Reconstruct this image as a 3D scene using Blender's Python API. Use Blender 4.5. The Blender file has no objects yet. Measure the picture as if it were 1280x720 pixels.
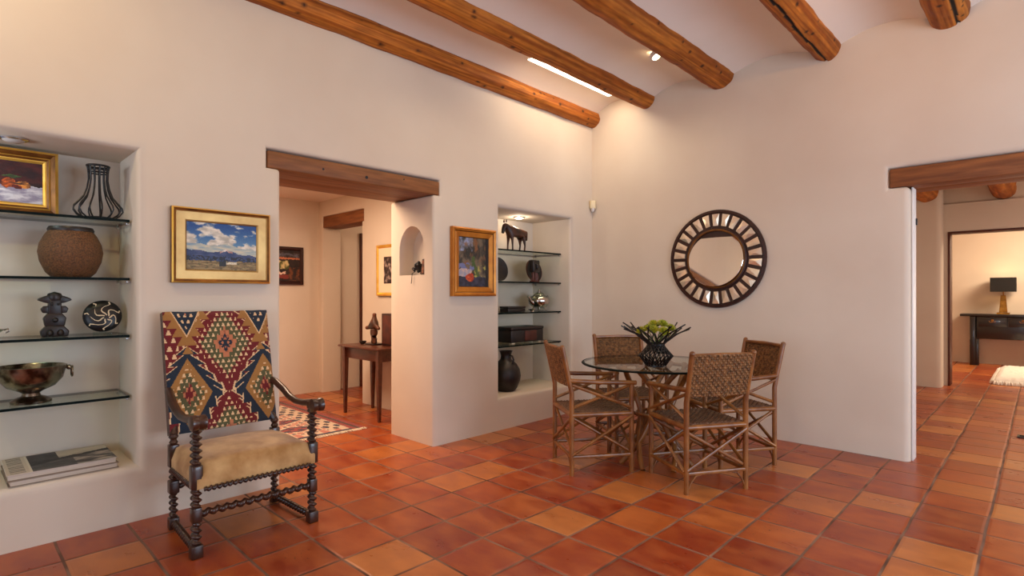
import bpy, bmesh, math, random
from mathutils import Vector, Matrix, noise
PI = math.pi
SC = bpy.context.scene
COL = SC.collection
random.seed(7)

# ------------------------------------------------------------------ colour / material helpers
def lin(c):
    return tuple(((v/255)/12.92 if v/255 <= .04045 else ((v/255+.055)/1.055)**2.4) for v in c[:3])

def new_mat(name):
    m = bpy.data.materials.new(name); m.use_nodes = True
    nt = m.node_tree; nt.nodes.clear()
    out = nt.nodes.new('ShaderNodeOutputMaterial'); b = nt.nodes.new('ShaderNodeBsdfPrincipled')
    nt.links.new(b.outputs[0], out.inputs[0])
    return m, nt, b

def mat(name, col, rough=.5, metal=0., col2=None, scale=8., stretch=(1, 1, 1), bump=0., bscale=None, detail=4., sheen=0., coat=0., contrast=(.35, .65)):
    m, nt, b = new_mat(name); N = nt.nodes; L = nt.links
    b.inputs['Roughness'].default_value = rough; b.inputs['Metallic'].default_value = metal
    b.inputs['Base Color'].default_value = (*lin(col), 1)
    if sheen: b.inputs['Sheen Weight'].default_value = sheen
    if coat: b.inputs['Coat Weight'].default_value = coat
    tc = N.new('ShaderNodeTexCoord'); mp = N.new('ShaderNodeMapping'); mp.inputs['Scale'].default_value = stretch
    L.new(tc.outputs['Object'], mp.inputs[0])
    if col2:
        nz = N.new('ShaderNodeTexNoise'); nz.inputs['Scale'].default_value = scale; nz.inputs['Detail'].default_value = detail
        L.new(mp.outputs[0], nz.inputs['Vector'])
        rp = N.new('ShaderNodeValToRGB'); rp.color_ramp.elements[0].position = contrast[0]; rp.color_ramp.elements[1].position = contrast[1]
        rp.color_ramp.elements[0].color = (*lin(col), 1); rp.color_ramp.elements[1].color = (*lin(col2), 1)
        L.new(nz.outputs['Fac'], rp.inputs[0]); L.new(rp.outputs[0], b.inputs['Base Color'])
    if bump:
        n2 = N.new('ShaderNodeTexNoise'); n2.inputs['Scale'].default_value = bscale or scale; n2.inputs['Detail'].default_value = 3
        L.new(mp.outputs[0], n2.inputs['Vector'])
        bp = N.new('ShaderNodeBump'); bp.inputs['Strength'].default_value = bump; bp.inputs['Distance'].default_value = .02
        L.new(n2.outputs['Fac'], bp.inputs['Height']); L.new(bp.outputs[0], b.inputs['Normal'])
    return m

def attr_mat(name, rough=.6, bump=0., bscale=200., sheen=0., stretch=(1, 1, 1), grain=0.):
    m, nt, b = new_mat(name); N = nt.nodes; L = nt.links
    a = N.new('ShaderNodeAttribute'); a.attribute_name = 'Col'
    b.inputs['Roughness'].default_value = rough
    if sheen: b.inputs['Sheen Weight'].default_value = sheen
    tc = N.new('ShaderNodeTexCoord'); mp = N.new('ShaderNodeMapping'); mp.inputs['Scale'].default_value = stretch
    L.new(tc.outputs['Object'], mp.inputs[0])
    if grain:
        nz = N.new('ShaderNodeTexNoise'); nz.inputs['Scale'].default_value = 6; nz.inputs['Detail'].default_value = 6
        L.new(mp.outputs[0], nz.inputs['Vector'])
        mr = N.new('ShaderNodeMapRange'); mr.inputs[1].default_value = .3; mr.inputs[2].default_value = .7
        mr.inputs[3].default_value = 1-grain; mr.inputs[4].default_value = 1+grain
        L.new(nz.outputs['Fac'], mr.inputs[0])
        mx = N.new('ShaderNodeVectorMath'); mx.operation = 'SCALE'
        L.new(a.outputs['Color'], mx.inputs[0]); L.new(mr.outputs[0], mx.inputs['Scale'])
        L.new(mx.outputs[0], b.inputs['Base Color'])
    else:
        L.new(a.outputs['Color'], b.inputs['Base Color'])
    if bump:
        n2 = N.new('ShaderNodeTexNoise'); n2.inputs['Scale'].default_value = bscale
        L.new(mp.outputs[0], n2.inputs['Vector'])
        bp = N.new('ShaderNodeBump'); bp.inputs['Strength'].default_value = bump; bp.inputs['Distance'].default_value = .01
        L.new(n2.outputs['Fac'], bp.inputs['Height']); L.new(bp.outputs[0], b.inputs['Normal'])
    return m

def emit_mat(name, col, strength):
    m, nt, b = new_mat(name)
    b.inputs['Base Color'].default_value = (*lin(col), 1)
    b.inputs['Emission Color'].default_value = (*lin(col), 1); b.inputs['Emission Strength'].default_value = strength
    return m

def glass_mat(name, tint=(215, 235, 228), refl=1.45):
    m = bpy.data.materials.new(name); m.use_nodes = True
    nt = m.node_tree; nt.nodes.clear(); N = nt.nodes; L = nt.links
    out = N.new('ShaderNodeOutputMaterial'); mx = N.new('ShaderNodeMixShader')
    tr = N.new('ShaderNodeBsdfTransparent'); tr.inputs[0].default_value = (*lin(tint), 1)
    gl = N.new('ShaderNodeBsdfGlossy'); gl.inputs['Roughness'].default_value = .03
    fr = N.new('ShaderNodeFresnel'); fr.inputs[0].default_value = refl
    ge = N.new('ShaderNodeNewGeometry'); iv = N.new('ShaderNodeMath'); iv.operation = 'SUBTRACT'; iv.inputs[0].default_value = 1
    mu = N.new('ShaderNodeMath'); mu.operation = 'MULTIPLY'
    L.new(ge.outputs['Backfacing'], iv.inputs[1]); L.new(fr.outputs[0], mu.inputs[0]); L.new(iv.outputs[0], mu.inputs[1])
    L.new(mu.outputs[0], mx.inputs[0]); L.new(tr.outputs[0], mx.inputs[1]); L.new(gl.outputs[0], mx.inputs[2])
    L.new(mx.outputs[0], out.inputs[0])
    return m

def tile_mat():
    m, nt, b = new_mat('terracotta_tiles'); N = nt.nodes; L = nt.links
    def math_(op, a=None, c=None):
        n = N.new('ShaderNodeMath'); n.operation = op
        for i, v in enumerate((a, c)):
            if v is None: continue
            if isinstance(v, (int, float)): n.inputs[i].default_value = v
            else: L.new(v, n.inputs[i])
        return n.outputs[0]
    tc = N.new('ShaderNodeTexCoord')
    wob = N.new('ShaderNodeTexNoise'); wob.inputs['Scale'].default_value = 2.3; wob.inputs['Detail'].default_value = 1
    L.new(tc.outputs['Object'], wob.inputs['Vector'])
    sub = N.new('ShaderNodeVectorMath'); sub.operation = 'SUBTRACT'; sub.inputs[1].default_value = (.5, .5, .5)
    L.new(wob.outputs['Color'], sub.inputs[0])
    sca = N.new('ShaderNodeVectorMath'); sca.operation = 'SCALE'; sca.inputs['Scale'].default_value = .018
    L.new(sub.outputs[0], sca.inputs[0])
    add = N.new('ShaderNodeVectorMath'); add.operation = 'ADD'
    L.new(tc.outputs['Object'], add.inputs[0]); L.new(sca.outputs[0], add.inputs[1])
    sp = N.new('ShaderNodeSeparateXYZ'); L.new(add.outputs[0], sp.inputs[0])
    u = math_('DIVIDE', math_('SUBTRACT', sp.outputs[0], .909), .3085)
    v = math_('DIVIDE', math_('SUBTRACT', sp.outputs[1], -3.07), .307)
    fu, fv = math_('FRACT', u), math_('FRACT', v)
    iu, iv = math_('FLOOR', u), math_('FLOOR', v)
    def edge(f): return math_('MINIMUM', f, math_('SUBTRACT', 1., f))
    d = math_('MINIMUM', edge(fu), edge(fv))
    cmb = N.new('ShaderNodeCombineXYZ'); L.new(iu, cmb.inputs[0]); L.new(iv, cmb.inputs[1])
    wn = N.new('ShaderNodeTexWhiteNoise'); wn.noise_dimensions = '3D'; L.new(cmb.outputs[0], wn.inputs['Vector'])
    rp = N.new('ShaderNodeValToRGB'); cr = rp.color_ramp
    stops = [(0, (124, 40, 14)), (.2, (146, 53, 17)), (.4, (164, 69, 24)), (.55, (136, 47, 15)), (.68, (178, 91, 38)), (.82, (192, 114, 52)), (1, (200, 132, 68))]
    cr.elements[0].position = 0; cr.elements[0].color = (*lin(stops[0][1]), 1)
    cr.elements[1].position = 1; cr.elements[1].color = (*lin(stops[-1][1]), 1)
    for p, c in stops[1:-1]:
        e = cr.elements.new(p); e.color = (*lin(c), 1)
    L.new(wn.outputs['Value'], rp.inputs[0])
    # mottling inside each tile, offset per tile
    off = N.new('ShaderNodeVectorMath'); off.operation = 'SCALE'; off.inputs['Scale'].default_value = 9.
    L.new(wn.outputs['Color'], off.inputs[0])
    ad2 = N.new('ShaderNodeVectorMath'); ad2.operation = 'ADD'; L.new(tc.outputs['Object'], ad2.inputs[0]); L.new(off.outputs[0], ad2.inputs[1])
    mp = N.new('ShaderNodeMapping'); mp.inputs['Scale'].default_value = (1, 1.8, 1); L.new(ad2.outputs[0], mp.inputs[0])
    nz = N.new('ShaderNodeTexNoise'); nz.inputs['Scale'].default_value = 5; nz.inputs['Detail'].default_value = 5; L.new(mp.outputs[0], nz.inputs['Vector'])
    r2 = N.new('ShaderNodeValToRGB'); r2.color_ramp.elements[0].position = .38; r2.color_ramp.elements[1].position = .68
    r2.color_ramp.elements[0].color = (*lin((132, 48, 22)), 1); r2.color_ramp.elements[1].color = (*lin((188, 106, 52)), 1)
    L.new(nz.outputs['Fac'], r2.inputs[0])
    mx = N.new('ShaderNodeMix'); mx.data_type = 'RGBA'; mx.inputs[0].default_value = .45
    L.new(rp.outputs[0], mx.inputs[6]); L.new(r2.outputs[0], mx.inputs[7])
    # pits
    pn = N.new('ShaderNodeTexNoise'); pn.inputs['Scale'].default_value = 70; L.new(tc.outputs['Object'], pn.inputs['Vector'])
    pn2 = N.new('ShaderNodeTexNoise'); pn2.inputs['Scale'].default_value = 2.2; L.new(tc.outputs['Object'], pn2.inputs['Vector'])
    pit = math_('MULTIPLY', math_('GREATER_THAN', pn.outputs['Fac'], .68), math_('GREATER_THAN', pn2.outputs['Fac'], .62))
    mp2 = N.new('ShaderNodeMix'); mp2.data_type = 'RGBA'; L.new(pit, mp2.inputs[0]); L.new(mx.outputs[2], mp2.inputs[6]); mp2.inputs[7].default_value = (*lin((66, 34, 22)), 1)
    gm = N.new('ShaderNodeMapRange'); gm.inputs[1].default_value = .015; gm.inputs[2].default_value = .026; gm.inputs[3].default_value = 1; gm.inputs[4].default_value = 0
    L.new(d, gm.inputs[0])
    gn = N.new('ShaderNodeTexNoise'); gn.inputs['Scale'].default_value = 4; L.new(tc.outputs['Object'], gn.inputs['Vector'])
    gr = N.new('ShaderNodeValToRGB'); gr.color_ramp.elements[0].position = .35; gr.color_ramp.elements[1].position = .68
    gr.color_ramp.elements[0].color = (*lin((82, 52, 36)), 1); gr.color_ramp.elements[1].color = (*lin((142, 108, 88)), 1)
    L.new(gn.outputs['Fac'], gr.inputs[0])
    m3 = N.new('ShaderNodeMix'); m3.data_type = 'RGBA'; L.new(gm.outputs[0], m3.inputs[0]); L.new(mp2.outputs[2], m3.inputs[6]); L.new(gr.outputs[0], m3.inputs[7])
    L.new(m3.outputs[2], b.inputs['Base Color'])
    rr = N.new('ShaderNodeMapRange'); rr.inputs[3].default_value = .2; rr.inputs[4].default_value = .8; L.new(gm.outputs[0], rr.inputs[0])
    rn = math_('ADD', rr.outputs[0], math_('MULTIPLY', nz.outputs['Fac'], .22)); L.new(rn, b.inputs['Roughness'])
    hm = N.new('ShaderNodeMapRange'); hm.inputs[1].default_value = .012; hm.inputs[2].default_value = .06; L.new(d, hm.inputs[0])
    hh = math_('ADD', hm.outputs[0], math_('ADD', math_('MULTIPLY', nz.outputs['Fac'], .5), math_('MULTIPLY', wn.outputs['Value'], .25)))
    bp = N.new('ShaderNodeBump'); bp.inputs['Strength'].default_value = .35; bp.inputs['Distance'].default_value = .006
    L.new(hh, bp.inputs['Height']); L.new(bp.outputs[0], b.inputs['Normal'])
    return m

WALL = mat('plaster', (219, 206, 189), .85, col2=(213, 198, 180), scale=1.2, bump=.25, bscale=2.2)
CEIL = mat('ceiling_plaster', (238, 228, 216), .9, col2=(233, 222, 209), scale=1.5, bump=.1, bscale=2.5)
TILES = tile_mat()
LOGM = attr_mat('log_wood', .62, bump=.2, bscale=14, stretch=(6, 1, 6), grain=.26)
LOGM.node_tree.nodes['Principled BSDF'].inputs['Specular IOR Level'].default_value = .25
LINT = mat('lintel_wood', (112, 66, 30), .6, col2=(142, 88, 44), scale=5, stretch=(4, .6, 6), bump=.2, bscale=9)
LINTB = mat('back_lintel_wood', (112, 64, 32), .6, col2=(146, 90, 48), scale=5, stretch=(.6, 4, 6), bump=.2, bscale=9)
DKWOOD = mat('dark_turned_wood', (42, 22, 15), .32, col2=(66, 36, 22), scale=14, coat=.3)
DESKW = mat('desk_wood', (74, 34, 20), .38, col2=(96, 48, 28), scale=5, stretch=(1, 6, 6), coat=.2)
BLACKW = mat('black_lacquer', (24, 19, 20), .3, coat=.3)
RATTAN = mat('rattan_pole', (110, 62, 25), .36, col2=(152, 96, 42), scale=12, stretch=(1, 1, .6), coat=.2)
WEAVE = mat('woven_cane', (86, 54, 24), .72, col2=(148, 100, 54), scale=45)
SEATW = mat('woven_rush', (78, 48, 30), .6, col2=(112, 76, 50), scale=40, bump=.4, bscale=90)
GLASS = glass_mat('shelf_glass', (236, 246, 242)); GEDGE = mat('glass_edge', (8, 20, 19), .5); GEDGE.node_tree.nodes['Principled BSDF'].inputs['Specular IOR Level'].default_value = .08
TGLASS = glass_mat('table_glass', (240, 247, 244), 1.6)
GOLD = mat('gold_leaf', (226, 164, 52), .32, .55, col2=(244, 196, 92), scale=9)
GOLDP = mat('pale_gold', (214, 178, 112), .42, .45, col2=(188, 148, 88), scale=7)
GOLDD = mat('antique_gold', (140, 92, 38), .4, .6, col2=(96, 60, 26), scale=12)
ORGOLD = mat('orange_gold', (204, 132, 42), .4, .45, col2=(178, 106, 30), scale=8)
DKFR = mat('dark_frame', (48, 20, 16), .45)
DOORW = mat('dark_door_wood', (92, 42, 26), .45, col2=(70, 30, 20), scale=5, stretch=(6, 6, .8))
PAINT = attr_mat('oil_paint', .55, bump=.25, bscale=90)
KILIM = attr_mat('kilim_wool', .9, bump=.5, bscale=260, sheen=.2)
VELVET = mat('tan_velvet', (158, 114, 62), .85, col2=(208, 170, 116), scale=7, sheen=.25, bump=.1, bscale=30)
CHROME = mat('chrome', (200, 200, 205), .2, 1.)
SILVER = mat('tarnished_silver', (158, 146, 128), .24, .95, col2=(74, 58, 44), scale=16, contrast=(.42, .62))
SILVERC = mat('polished_silver', (196, 188, 180), .18, 1.)
BASKETM = mat('woven_basket', (64, 38, 17), .6, col2=(122, 80, 40), scale=120, bump=.5, bscale=160, contrast=(.3, .7))
BLACKM = mat('black_metal', (14, 12, 13), .4)
DARKF = mat('dark_carved_wood', (20, 15, 14), .42, col2=(38, 26, 21), scale=18)
REDW = mat('red_brown_wood', (92, 40, 24), .5, col2=(64, 26, 18), scale=12)
HORSEM = mat('dark_patina', (46, 30, 24), .45, col2=(112, 58, 28), scale=7)
WHITE = mat('white_paint', (226, 222, 218), .5)
CREAM = mat('cream_plastic', (232, 218, 180), .5)
PAGES = mat('paper_pages', (222, 210, 192), .8, col2=(200, 186, 168), scale=3, stretch=(1, 1, 90))
BOOKC = mat('grey_cloth', (150, 134, 118), .8)
MIRT = mat('mirror_tile_silver', (250, 232, 206), .2, .7)
MIRROR = mat('mirror_silver', (236, 226, 214), .03, 1.)
DKBR = mat('mirror_dark_wood', (44, 20, 13), .35, col2=(60, 28, 18), scale=14)
FUR = mat('white_fur', (238, 232, 222), .95, sheen=.4)
SHADE = mat('black_shade', (20, 17, 16), .8)
BRASSL = mat('lamp_gold', (176, 122, 48), .3, .85, col2=(120, 78, 30), scale=14)
LEAF = mat('yellow_green_petal', (132, 148, 22), .5, col2=(206, 196, 60), scale=40)
STEMG = mat('green_stem', (90, 110, 40), .6)
CREAML = mat('cream_inlay', (226, 206, 170), .5)
FRINGE = mat('rug_fringe', (226, 212, 186), .9)
LIGHTM = emit_mat('lamp_glow', (255, 226, 180), 22)
SLOTM = emit_mat('slot_glow', (255, 232, 200), 10)
PUCKM = emit_mat('puck_glow', (255, 236, 210), 5)
PUCKO = mat('puck_frosted', (205, 198, 194), .4)

# ------------------------------------------------------------------ mesh builder
def frame_axes(d):
    d = d.normalized(); u = Vector((0, 0, 1)) if abs(d.z) < .9 else Vector((1, 0, 0))
    x = d.cross(u).normalized(); y = x.cross(d).normalized()
    return x, y

class MB:
    def __init__(s): s.bm = bmesh.new(); s.cols = None
    def box(s, x0, x1, y0, y1, z0, z1, bev=0., seg=2, mtx=None, mi=0):
        t = bmesh.new(); bmesh.ops.create_cube(t, size=1)
        for v in t.verts:
            v.co = Vector((x0+(v.co.x+.5)*(x1-x0), y0+(v.co.y+.5)*(y1-y0), z0+(v.co.z+.5)*(z1-z0)))
        if bev: bmesh.ops.bevel(t, geom=t.edges[:], offset=bev, segments=seg, profile=.5, affect='EDGES')
        if mtx is not None: t.transform(mtx)
        for f in t.faces: f.material_index = mi
        s.join(t); return s
    def join(s, t):
        me = bpy.data.meshes.new('tmp'); t.to_mesh(me); t.free(); s.bm.from_mesh(me); bpy.data.meshes.remove(me)
    def tube(s, pts, r, n=8, flat=1., cap=True, mi=0):
        pts = [Vector(p) for p in pts]; k = len(pts)
        rs = r if isinstance(r, (list, tuple)) else [r]*k
        rings = []; x = None
        for i, p in enumerate(pts):
            d = (pts[min(i+1, k-1)]-pts[max(i-1, 0)])
            if x is None: x, y = frame_axes(d)
            else:
                d = d.normalized(); x = (x-d*x.dot(d)).normalized(); y = x.cross(d).normalized()
            rings.append([s.bm.verts.new(p+(x*math.cos(2*PI*j/n)+y*math.sin(2*PI*j/n)*flat)*rs[i]) for j in range(n)])
        for a, b in zip(rings, rings[1:]):
            for j in range(n):
                f = s.bm.faces.new((a[j], a[(j+1) % n], b[(j+1) % n], b[j])); f.material_index = mi
        if cap:
            for q in (rings[0][::-1], rings[-1]):
                f = s.bm.faces.new(q); f.material_index = mi
        return s
    def lathe(s, prof, n=32, c=(0, 0, 0), mtx=None, fn=None, mi=0, closed=False):
        M = (mtx or Matrix.Identity(4)); c = Vector(c); rings = []
        for r, z in prof:
            if r < 1e-5: rings.append([s.bm.verts.new(M @ (c+Vector((0, 0, z))))])
            else:
                rings.append([s.bm.verts.new(M @ (c+Vector(((r*(fn(2*PI*j/n, z) if fn else 1))*math.cos(2*PI*j/n), (r*(fn(2*PI*j/n, z) if fn else 1))*math.sin(2*PI*j/n), z)))) for j in range(n)])
        for a, b in zip(rings, (rings[1:]+rings[:1]) if closed else rings[1:]):
            for j in range(n):
                k = (j+1) % n
                if len(a) == 1 and len(b) == 1: continue
                q = (a[0], b[k], b[j]) if len(a) == 1 else ((a[j], a[k], b[0]) if len(b) == 1 else (a[j], a[k], b[k], b[j]))
                f = s.bm.faces.new(q); f.material_index = mi
        for q in (rings[0], rings[-1]):
            if len(q) > 2 and not closed:
                f = s.bm.faces.new(q if q is rings[-1] else q[::-1]); f.material_index = mi
        return s
    def twist(s, p0, p1, r, pitch=.045, amp=.28, n=14, starts=1):
        p0, p1 = Vector(p0), Vector(p1); d = p1-p0; L = d.length; k = max(8, int(L/pitch*9)); x, y = frame_axes(d); rings = []
        for i in range(k+1):
            t = i/k; e = min(1, min(t, 1-t)*L/.012)
            rings.append([s.bm.verts.new(p0+d*t+(x*math.cos(a)+y*math.sin(a))*r*(1+amp*e*math.cos(starts*a-2*PI*L*t/pitch))) for a in [2*PI*j/n for j in range(n)]])
        for a, b in zip(rings, rings[1:]):
            for j in range(n): s.bm.faces.new((a[j], a[(j+1) % n], b[(j+1) % n], b[j]))
        s.bm.faces.new(rings[0][::-1]); s.bm.faces.new(rings[-1]); return s
    def sphere(s, c, r, n=12, sc=(1, 1, 1)):
        t = bmesh.new(); bmesh.ops.create_uvsphere(t, u_segments=n, v_segments=max(6, n//2+2), radius=r)
        t.transform(Matrix.Translation(c) @ Matrix.Diagonal((*sc, 1))); s.join(t); return s
    def prism(s, poly, d, mtx=None, bev=0., mi=0):
        t = bmesh.new(); a = [t.verts.new((p[0], -d/2, p[1])) for p in poly]; f = t.faces.new(a)
        e = bmesh.ops.extrude_face_region(t, geom=[f])
        for v in e['geom']:
            if isinstance(v, bmesh.types.BMVert): v.co.y += d
        bmesh.ops.recalc_face_normals(t, faces=t.faces[:])
        if bev: bmesh.ops.bevel(t, geom=t.edges[:], offset=bev, segments=2, profile=.5, affect='EDGES')
        if mtx is not None: t.transform(mtx)
        for f in t.faces: f.material_index = mi
        s.join(t); return s
    def build(s, name, m, parent=None, smooth=45., recalc=True):
        if recalc: bmesh.ops.recalc_face_normals(s.bm, faces=s.bm.faces[:])
        me = bpy.data.meshes.new(name); s.bm.to_mesh(me); s.bm.free()
        for q in (m if isinstance(m, (list, tuple)) else [m]): me.materials.append(q)
        if smooth:
            me.polygons.foreach_set('use_smooth', [True]*len(me.polygons)); me.set_sharp_from_angle(angle=math.radians(smooth))
        o = bpy.data.objects.new(name, me); COL.objects.link(o)
        if parent: o.parent = parent
        return o

def tag(o, label, cat, group=None):
    o['label'] = label; o['category'] = cat
    if group: o['group'] = group
    return o
def struct(o): o['kind'] = 'structure'; return o
def thing(name, label, cat, loc=(0, 0, 0), rotz=0, group=None):
    o = bpy.data.objects.new(name, None); o.empty_display_size = .05; COL.objects.link(o)
    o.location = loc; o.rotation_euler = (0, 0, rotz); return tag(o, label, cat, group)
def dup(root, loc, rotz, label=None):
    r = root.copy(); COL.objects.link(r); r.location = loc; r.rotation_euler = (0, 0, rotz)
    if label: r['label'] = label
    for ch in list(root.children):
        c = ch.copy(); COL.objects.link(c); c.parent = r
        for g in ch.children:
            d = g.copy(); COL.objects.link(d); d.parent = c
    return r

def painted(name, fn, P, nu, nv, m, parent=None, thick=None, smooth=0, rimc=None):
    """grid of nu x nv cells at P(u,v); fn(u,v) gives each cell's colour (0..255)"""
    bm = bmesh.new(); vs = [[bm.verts.new(P(i/nu, j/nv)) for i in range(nu+1)] for j in range(nv+1)]
    cl = bm.loops.layers.float_color.new('Col')
    for j in range(nv):
        for i in range(nu):
            f = bm.faces.new((vs[j][i], vs[j][i+1], vs[j+1][i+1], vs[j+1][i])); c = (*lin(fn((i+.5)/nu, (j+.5)/nv)), 1)
            for l in f.loops: l[cl] = c
    if thick:
        # rim and back so that the sheet has depth
        th = Vector(thick); ring = [vs[0][i] for i in range(nu+1)]+[vs[j][nu] for j in range(1, nv+1)]+[vs[nv][i] for i in range(nu-1, -1, -1)]+[vs[j][0] for j in range(nv-1, 0, -1)]
        low = [bm.verts.new(v.co+th) for v in ring]; k = len(ring)
        for a in range(k):
            b = (a+1) % k; f = bm.faces.new((ring[b], ring[a], low[a], low[b])); src = ring[a].link_faces[0].loops[0][cl][:]
            for l in f.loops: l[cl] = rimc or src
        f = bm.faces.new(low[::-1])
        for l in f.loops: l[cl] = (.1, .07, .05, 1)
    me = bpy.data.meshes.new(name); bm.to_mesh(me); bm.free(); me.materials.append(m)
    if smooth: me.polygons.foreach_set('use_smooth', [True]*len(me.polygons)); me.set_sharp_from_angle(angle=math.radians(smooth))
    o = bpy.data.objects.new(name, me); COL.objects.link(o)
    if parent: o.parent = parent
    return o

def nz(x, y, z=0, oct_=4):
    return noise.fractal(Vector((x, y, z)), 1., 2., oct_)
def mixc(a, b, t): t = max(0, min(1, t)); return tuple(a[i]*(1-t)+b[i]*t for i in range(3))

# ------------------------------------------------------------------ the setting
def cells_into(bm, xs, ys, zs, solid, seams=(), bev=.035, seg=4):
    t = bmesh.new(); nx, ny, n_z = len(xs)-1, len(ys)-1, len(zs)-1; vc = {}
    def S(i, j, k): return 0 <= i < nx and 0 <= j < ny and 0 <= k < n_z and solid((xs[i]+xs[i+1])/2, (ys[j]+ys[j+1])/2, (zs[k]+zs[k+1])/2)
    def V(i, j, k):
        if (i, j, k) not in vc: vc[i, j, k] = t.verts.new((xs[i], ys[j], zs[k]))
        return vc[i, j, k]
    for i in range(nx):
        for j in range(ny):
            for k in range(n_z):
                if not S(i, j, k): continue
                if not S(i-1, j, k): t.faces.new((V(i, j, k), V(i, j, k+1), V(i, j+1, k+1), V(i, j+1, k)))
                if not S(i+1, j, k): t.faces.new((V(i+1, j, k), V(i+1, j+1, k), V(i+1, j+1, k+1), V(i+1, j, k+1)))
                if not S(i, j-1, k): t.faces.new((V(i, j, k), V(i+1, j, k), V(i+1, j, k+1), V(i, j, k+1)))
                if not S(i, j+1, k): t.faces.new((V(i, j+1, k), V(i, j+1, k+1), V(i+1, j+1, k+1), V(i+1, j+1, k)))
                if not S(i, j, k-1): t.faces.new((V(i, j, k), V(i, j+1, k), V(i+1, j+1, k), V(i+1, j, k)))
                if not S(i, j, k+1): t.faces.new((V(i, j, k+1), V(i+1, j, k+1), V(i+1, j+1, k+1), V(i, j+1, k+1)))
    bmesh.ops.recalc_face_normals(t, faces=t.faces[:])
    sel = []
    for e in t.edges:
        if len(e.link_faces) != 2 or e.calc_face_angle() < .5: continue
        a, b = e.verts[0].co, e.verts[1].co
        if any(abs(a[ax]-val) < 1e-4 and abs(b[ax]-val) < 1e-4 for ax, val in seams): continue
        if not e.is_convex: continue
        sel.append(e)
    if bev: bmesh.ops.bevel(t, geom=sel, offset=bev, segments=seg, profile=.5, affect='EDGES', clamp_overlap=False)
    me = bpy.data.meshes.new('tmp'); t.to_mesh(me); t.free(); bm.from_mesh(me); bpy.data.meshes.remove(me)

def finish(name, bm, m, smooth=50):
    me = bpy.data.meshes.new(name); bm.to_mesh(me); bm.free(); me.materials.append(m)
    me.polygons.foreach_set('use_smooth', [True]*len(me.polygons)); me.set_sharp_from_angle(angle=math.radians(smooth))
    o = bpy.data.objects.new(name, me); COL.objects.link(o); return struct(o)

FX0, FX1, FY0, FY1 = -4.6, 6.9, -8.9, 8.4
MB().box(FX0, FX1, FY0, FY1, -.15, 0).build('floor', TILES, smooth=0)
struct(bpy.data.objects['floor'])

# left wall: shelf niche, passage with lintel, second shelf niche
NLX, NRX = -.45, -.55
bm = bmesh.new()
outer = ((2, 0), (2, 3.45), (0, -.62))
cells_into(bm, [-.62, NLX, 0], [-8.6, -5.6, -4.25, -3.8], [0, .305, 2.05, 3.45],
           lambda x, y, z: not (x > NLX and -5.6 < y < -4.25 and .305 < z < 2.05), seams=outer+((1, -8.6), (1, -3.8)), bev=.05, seg=5)
wl1 = finish('wall_left', bm, WALL)
bm = bmesh.new()
cells_into(bm, [-.62, 0], [-3.8, -3.545, -3.46, -2.205, -2.135, -1.8], [0, 2.07, 2.195, 3.45],
           lambda x, y, z: not ((-3.46 < y < -2.205 and z < 2.07) or (-3.545 < y < -2.135 and 2.07 < z < 2.195)), seams=((2, 0), (2, 3.45), (1, -3.8), (1, -1.8)), bev=.022, seg=3)
wl2 = finish('wall_left', bm, WALL)
bm = bmesh.new()
cells_into(bm, [-.62, NRX, 0], [-1.8, -1.434, -.37, .4], [0, .30, 2.05, 3.45],
           lambda x, y, z: not (x > NRX and -1.434 < y < -.37 and .30 < z < 2.05), seams=outer+((1, -1.8), (1, .4)), bev=.045, seg=5)
wl3 = finish('wall_left', bm, WALL)
# arched recess in the passage's reveal, then all three pieces become one wall
arch = [(-.478, 1.415), (-.119, 1.415), (-.119, 1.63)]+[(-.2985+.1795*math.cos(a), 1.63+.205*math.sin(a)) for a in [PI*i/14 for i in range(1, 14)]]+[(-.478, 1.63)]
cut = MB().prism(arch, .36, Matrix.Translation((0, -2.235, 0))).build('arch_cutter', WALL)
md = wl2.modifiers.new('b', 'BOOLEAN'); md.operation = 'DIFFERENCE'; md.object = cut; md.solver = 'EXACT'
dg = bpy.context.evaluated_depsgraph_get(); me2 = bpy.data.meshes.new_from_object(wl2.evaluated_get(dg)); wl2.modifiers.clear()
wl2.data = me2; bpy.data.objects.remove(cut)
bm = bmesh.new()
for w in (wl1, wl2, wl3): bm.from_mesh(w.data)
for w in (wl1, wl2, wl3): bpy.data.objects.remove(w)
finish('wall_left', bm, WALL, 40)

# back wall with the wide opening
bm = bmesh.new()
cells_into(bm, [0, 2.75, 2.88, 4.5, 4.63, 6.6], [0, .2, .4], [0, 2.06, 2.205, 3.6],
           lambda x, y, z: not ((2.88 < x < 4.5 and z < 2.06) or (2.75 < x < 4.63 and 2.06 < z < 2.205) or (2.75 < x < 4.63 and z < 2.06 and y > .2)), seams=((2, 0), (2, 3.6), (0, 0), (0, 6.6)), bev=.04, seg=4)
finish('wall_back', bm, WALL)
# walls behind and beside the camera, with window openings for the daylight
bm = bmesh.new()
cells_into(bm, [-.62, 1.6, 5.6, 6.9], [-8.9, -8.6], [0, .5, 2.3, 3.6], lambda x, y, z: not (1.6 < x < 5.6 and .5 < z < 2.3), bev=0)
finish('wall_front', bm, WALL)
bm = bmesh.new()
cells_into(bm, [6.6, 6.9], [-8.6, -3.9, -.7, .4], [0, .5, 2.3, 3.6], lambda x, y, z: not (-3.9 < y < -.7 and .5 < z < 2.3), bev=0)
finish('wall_right', bm, WALL)

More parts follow.
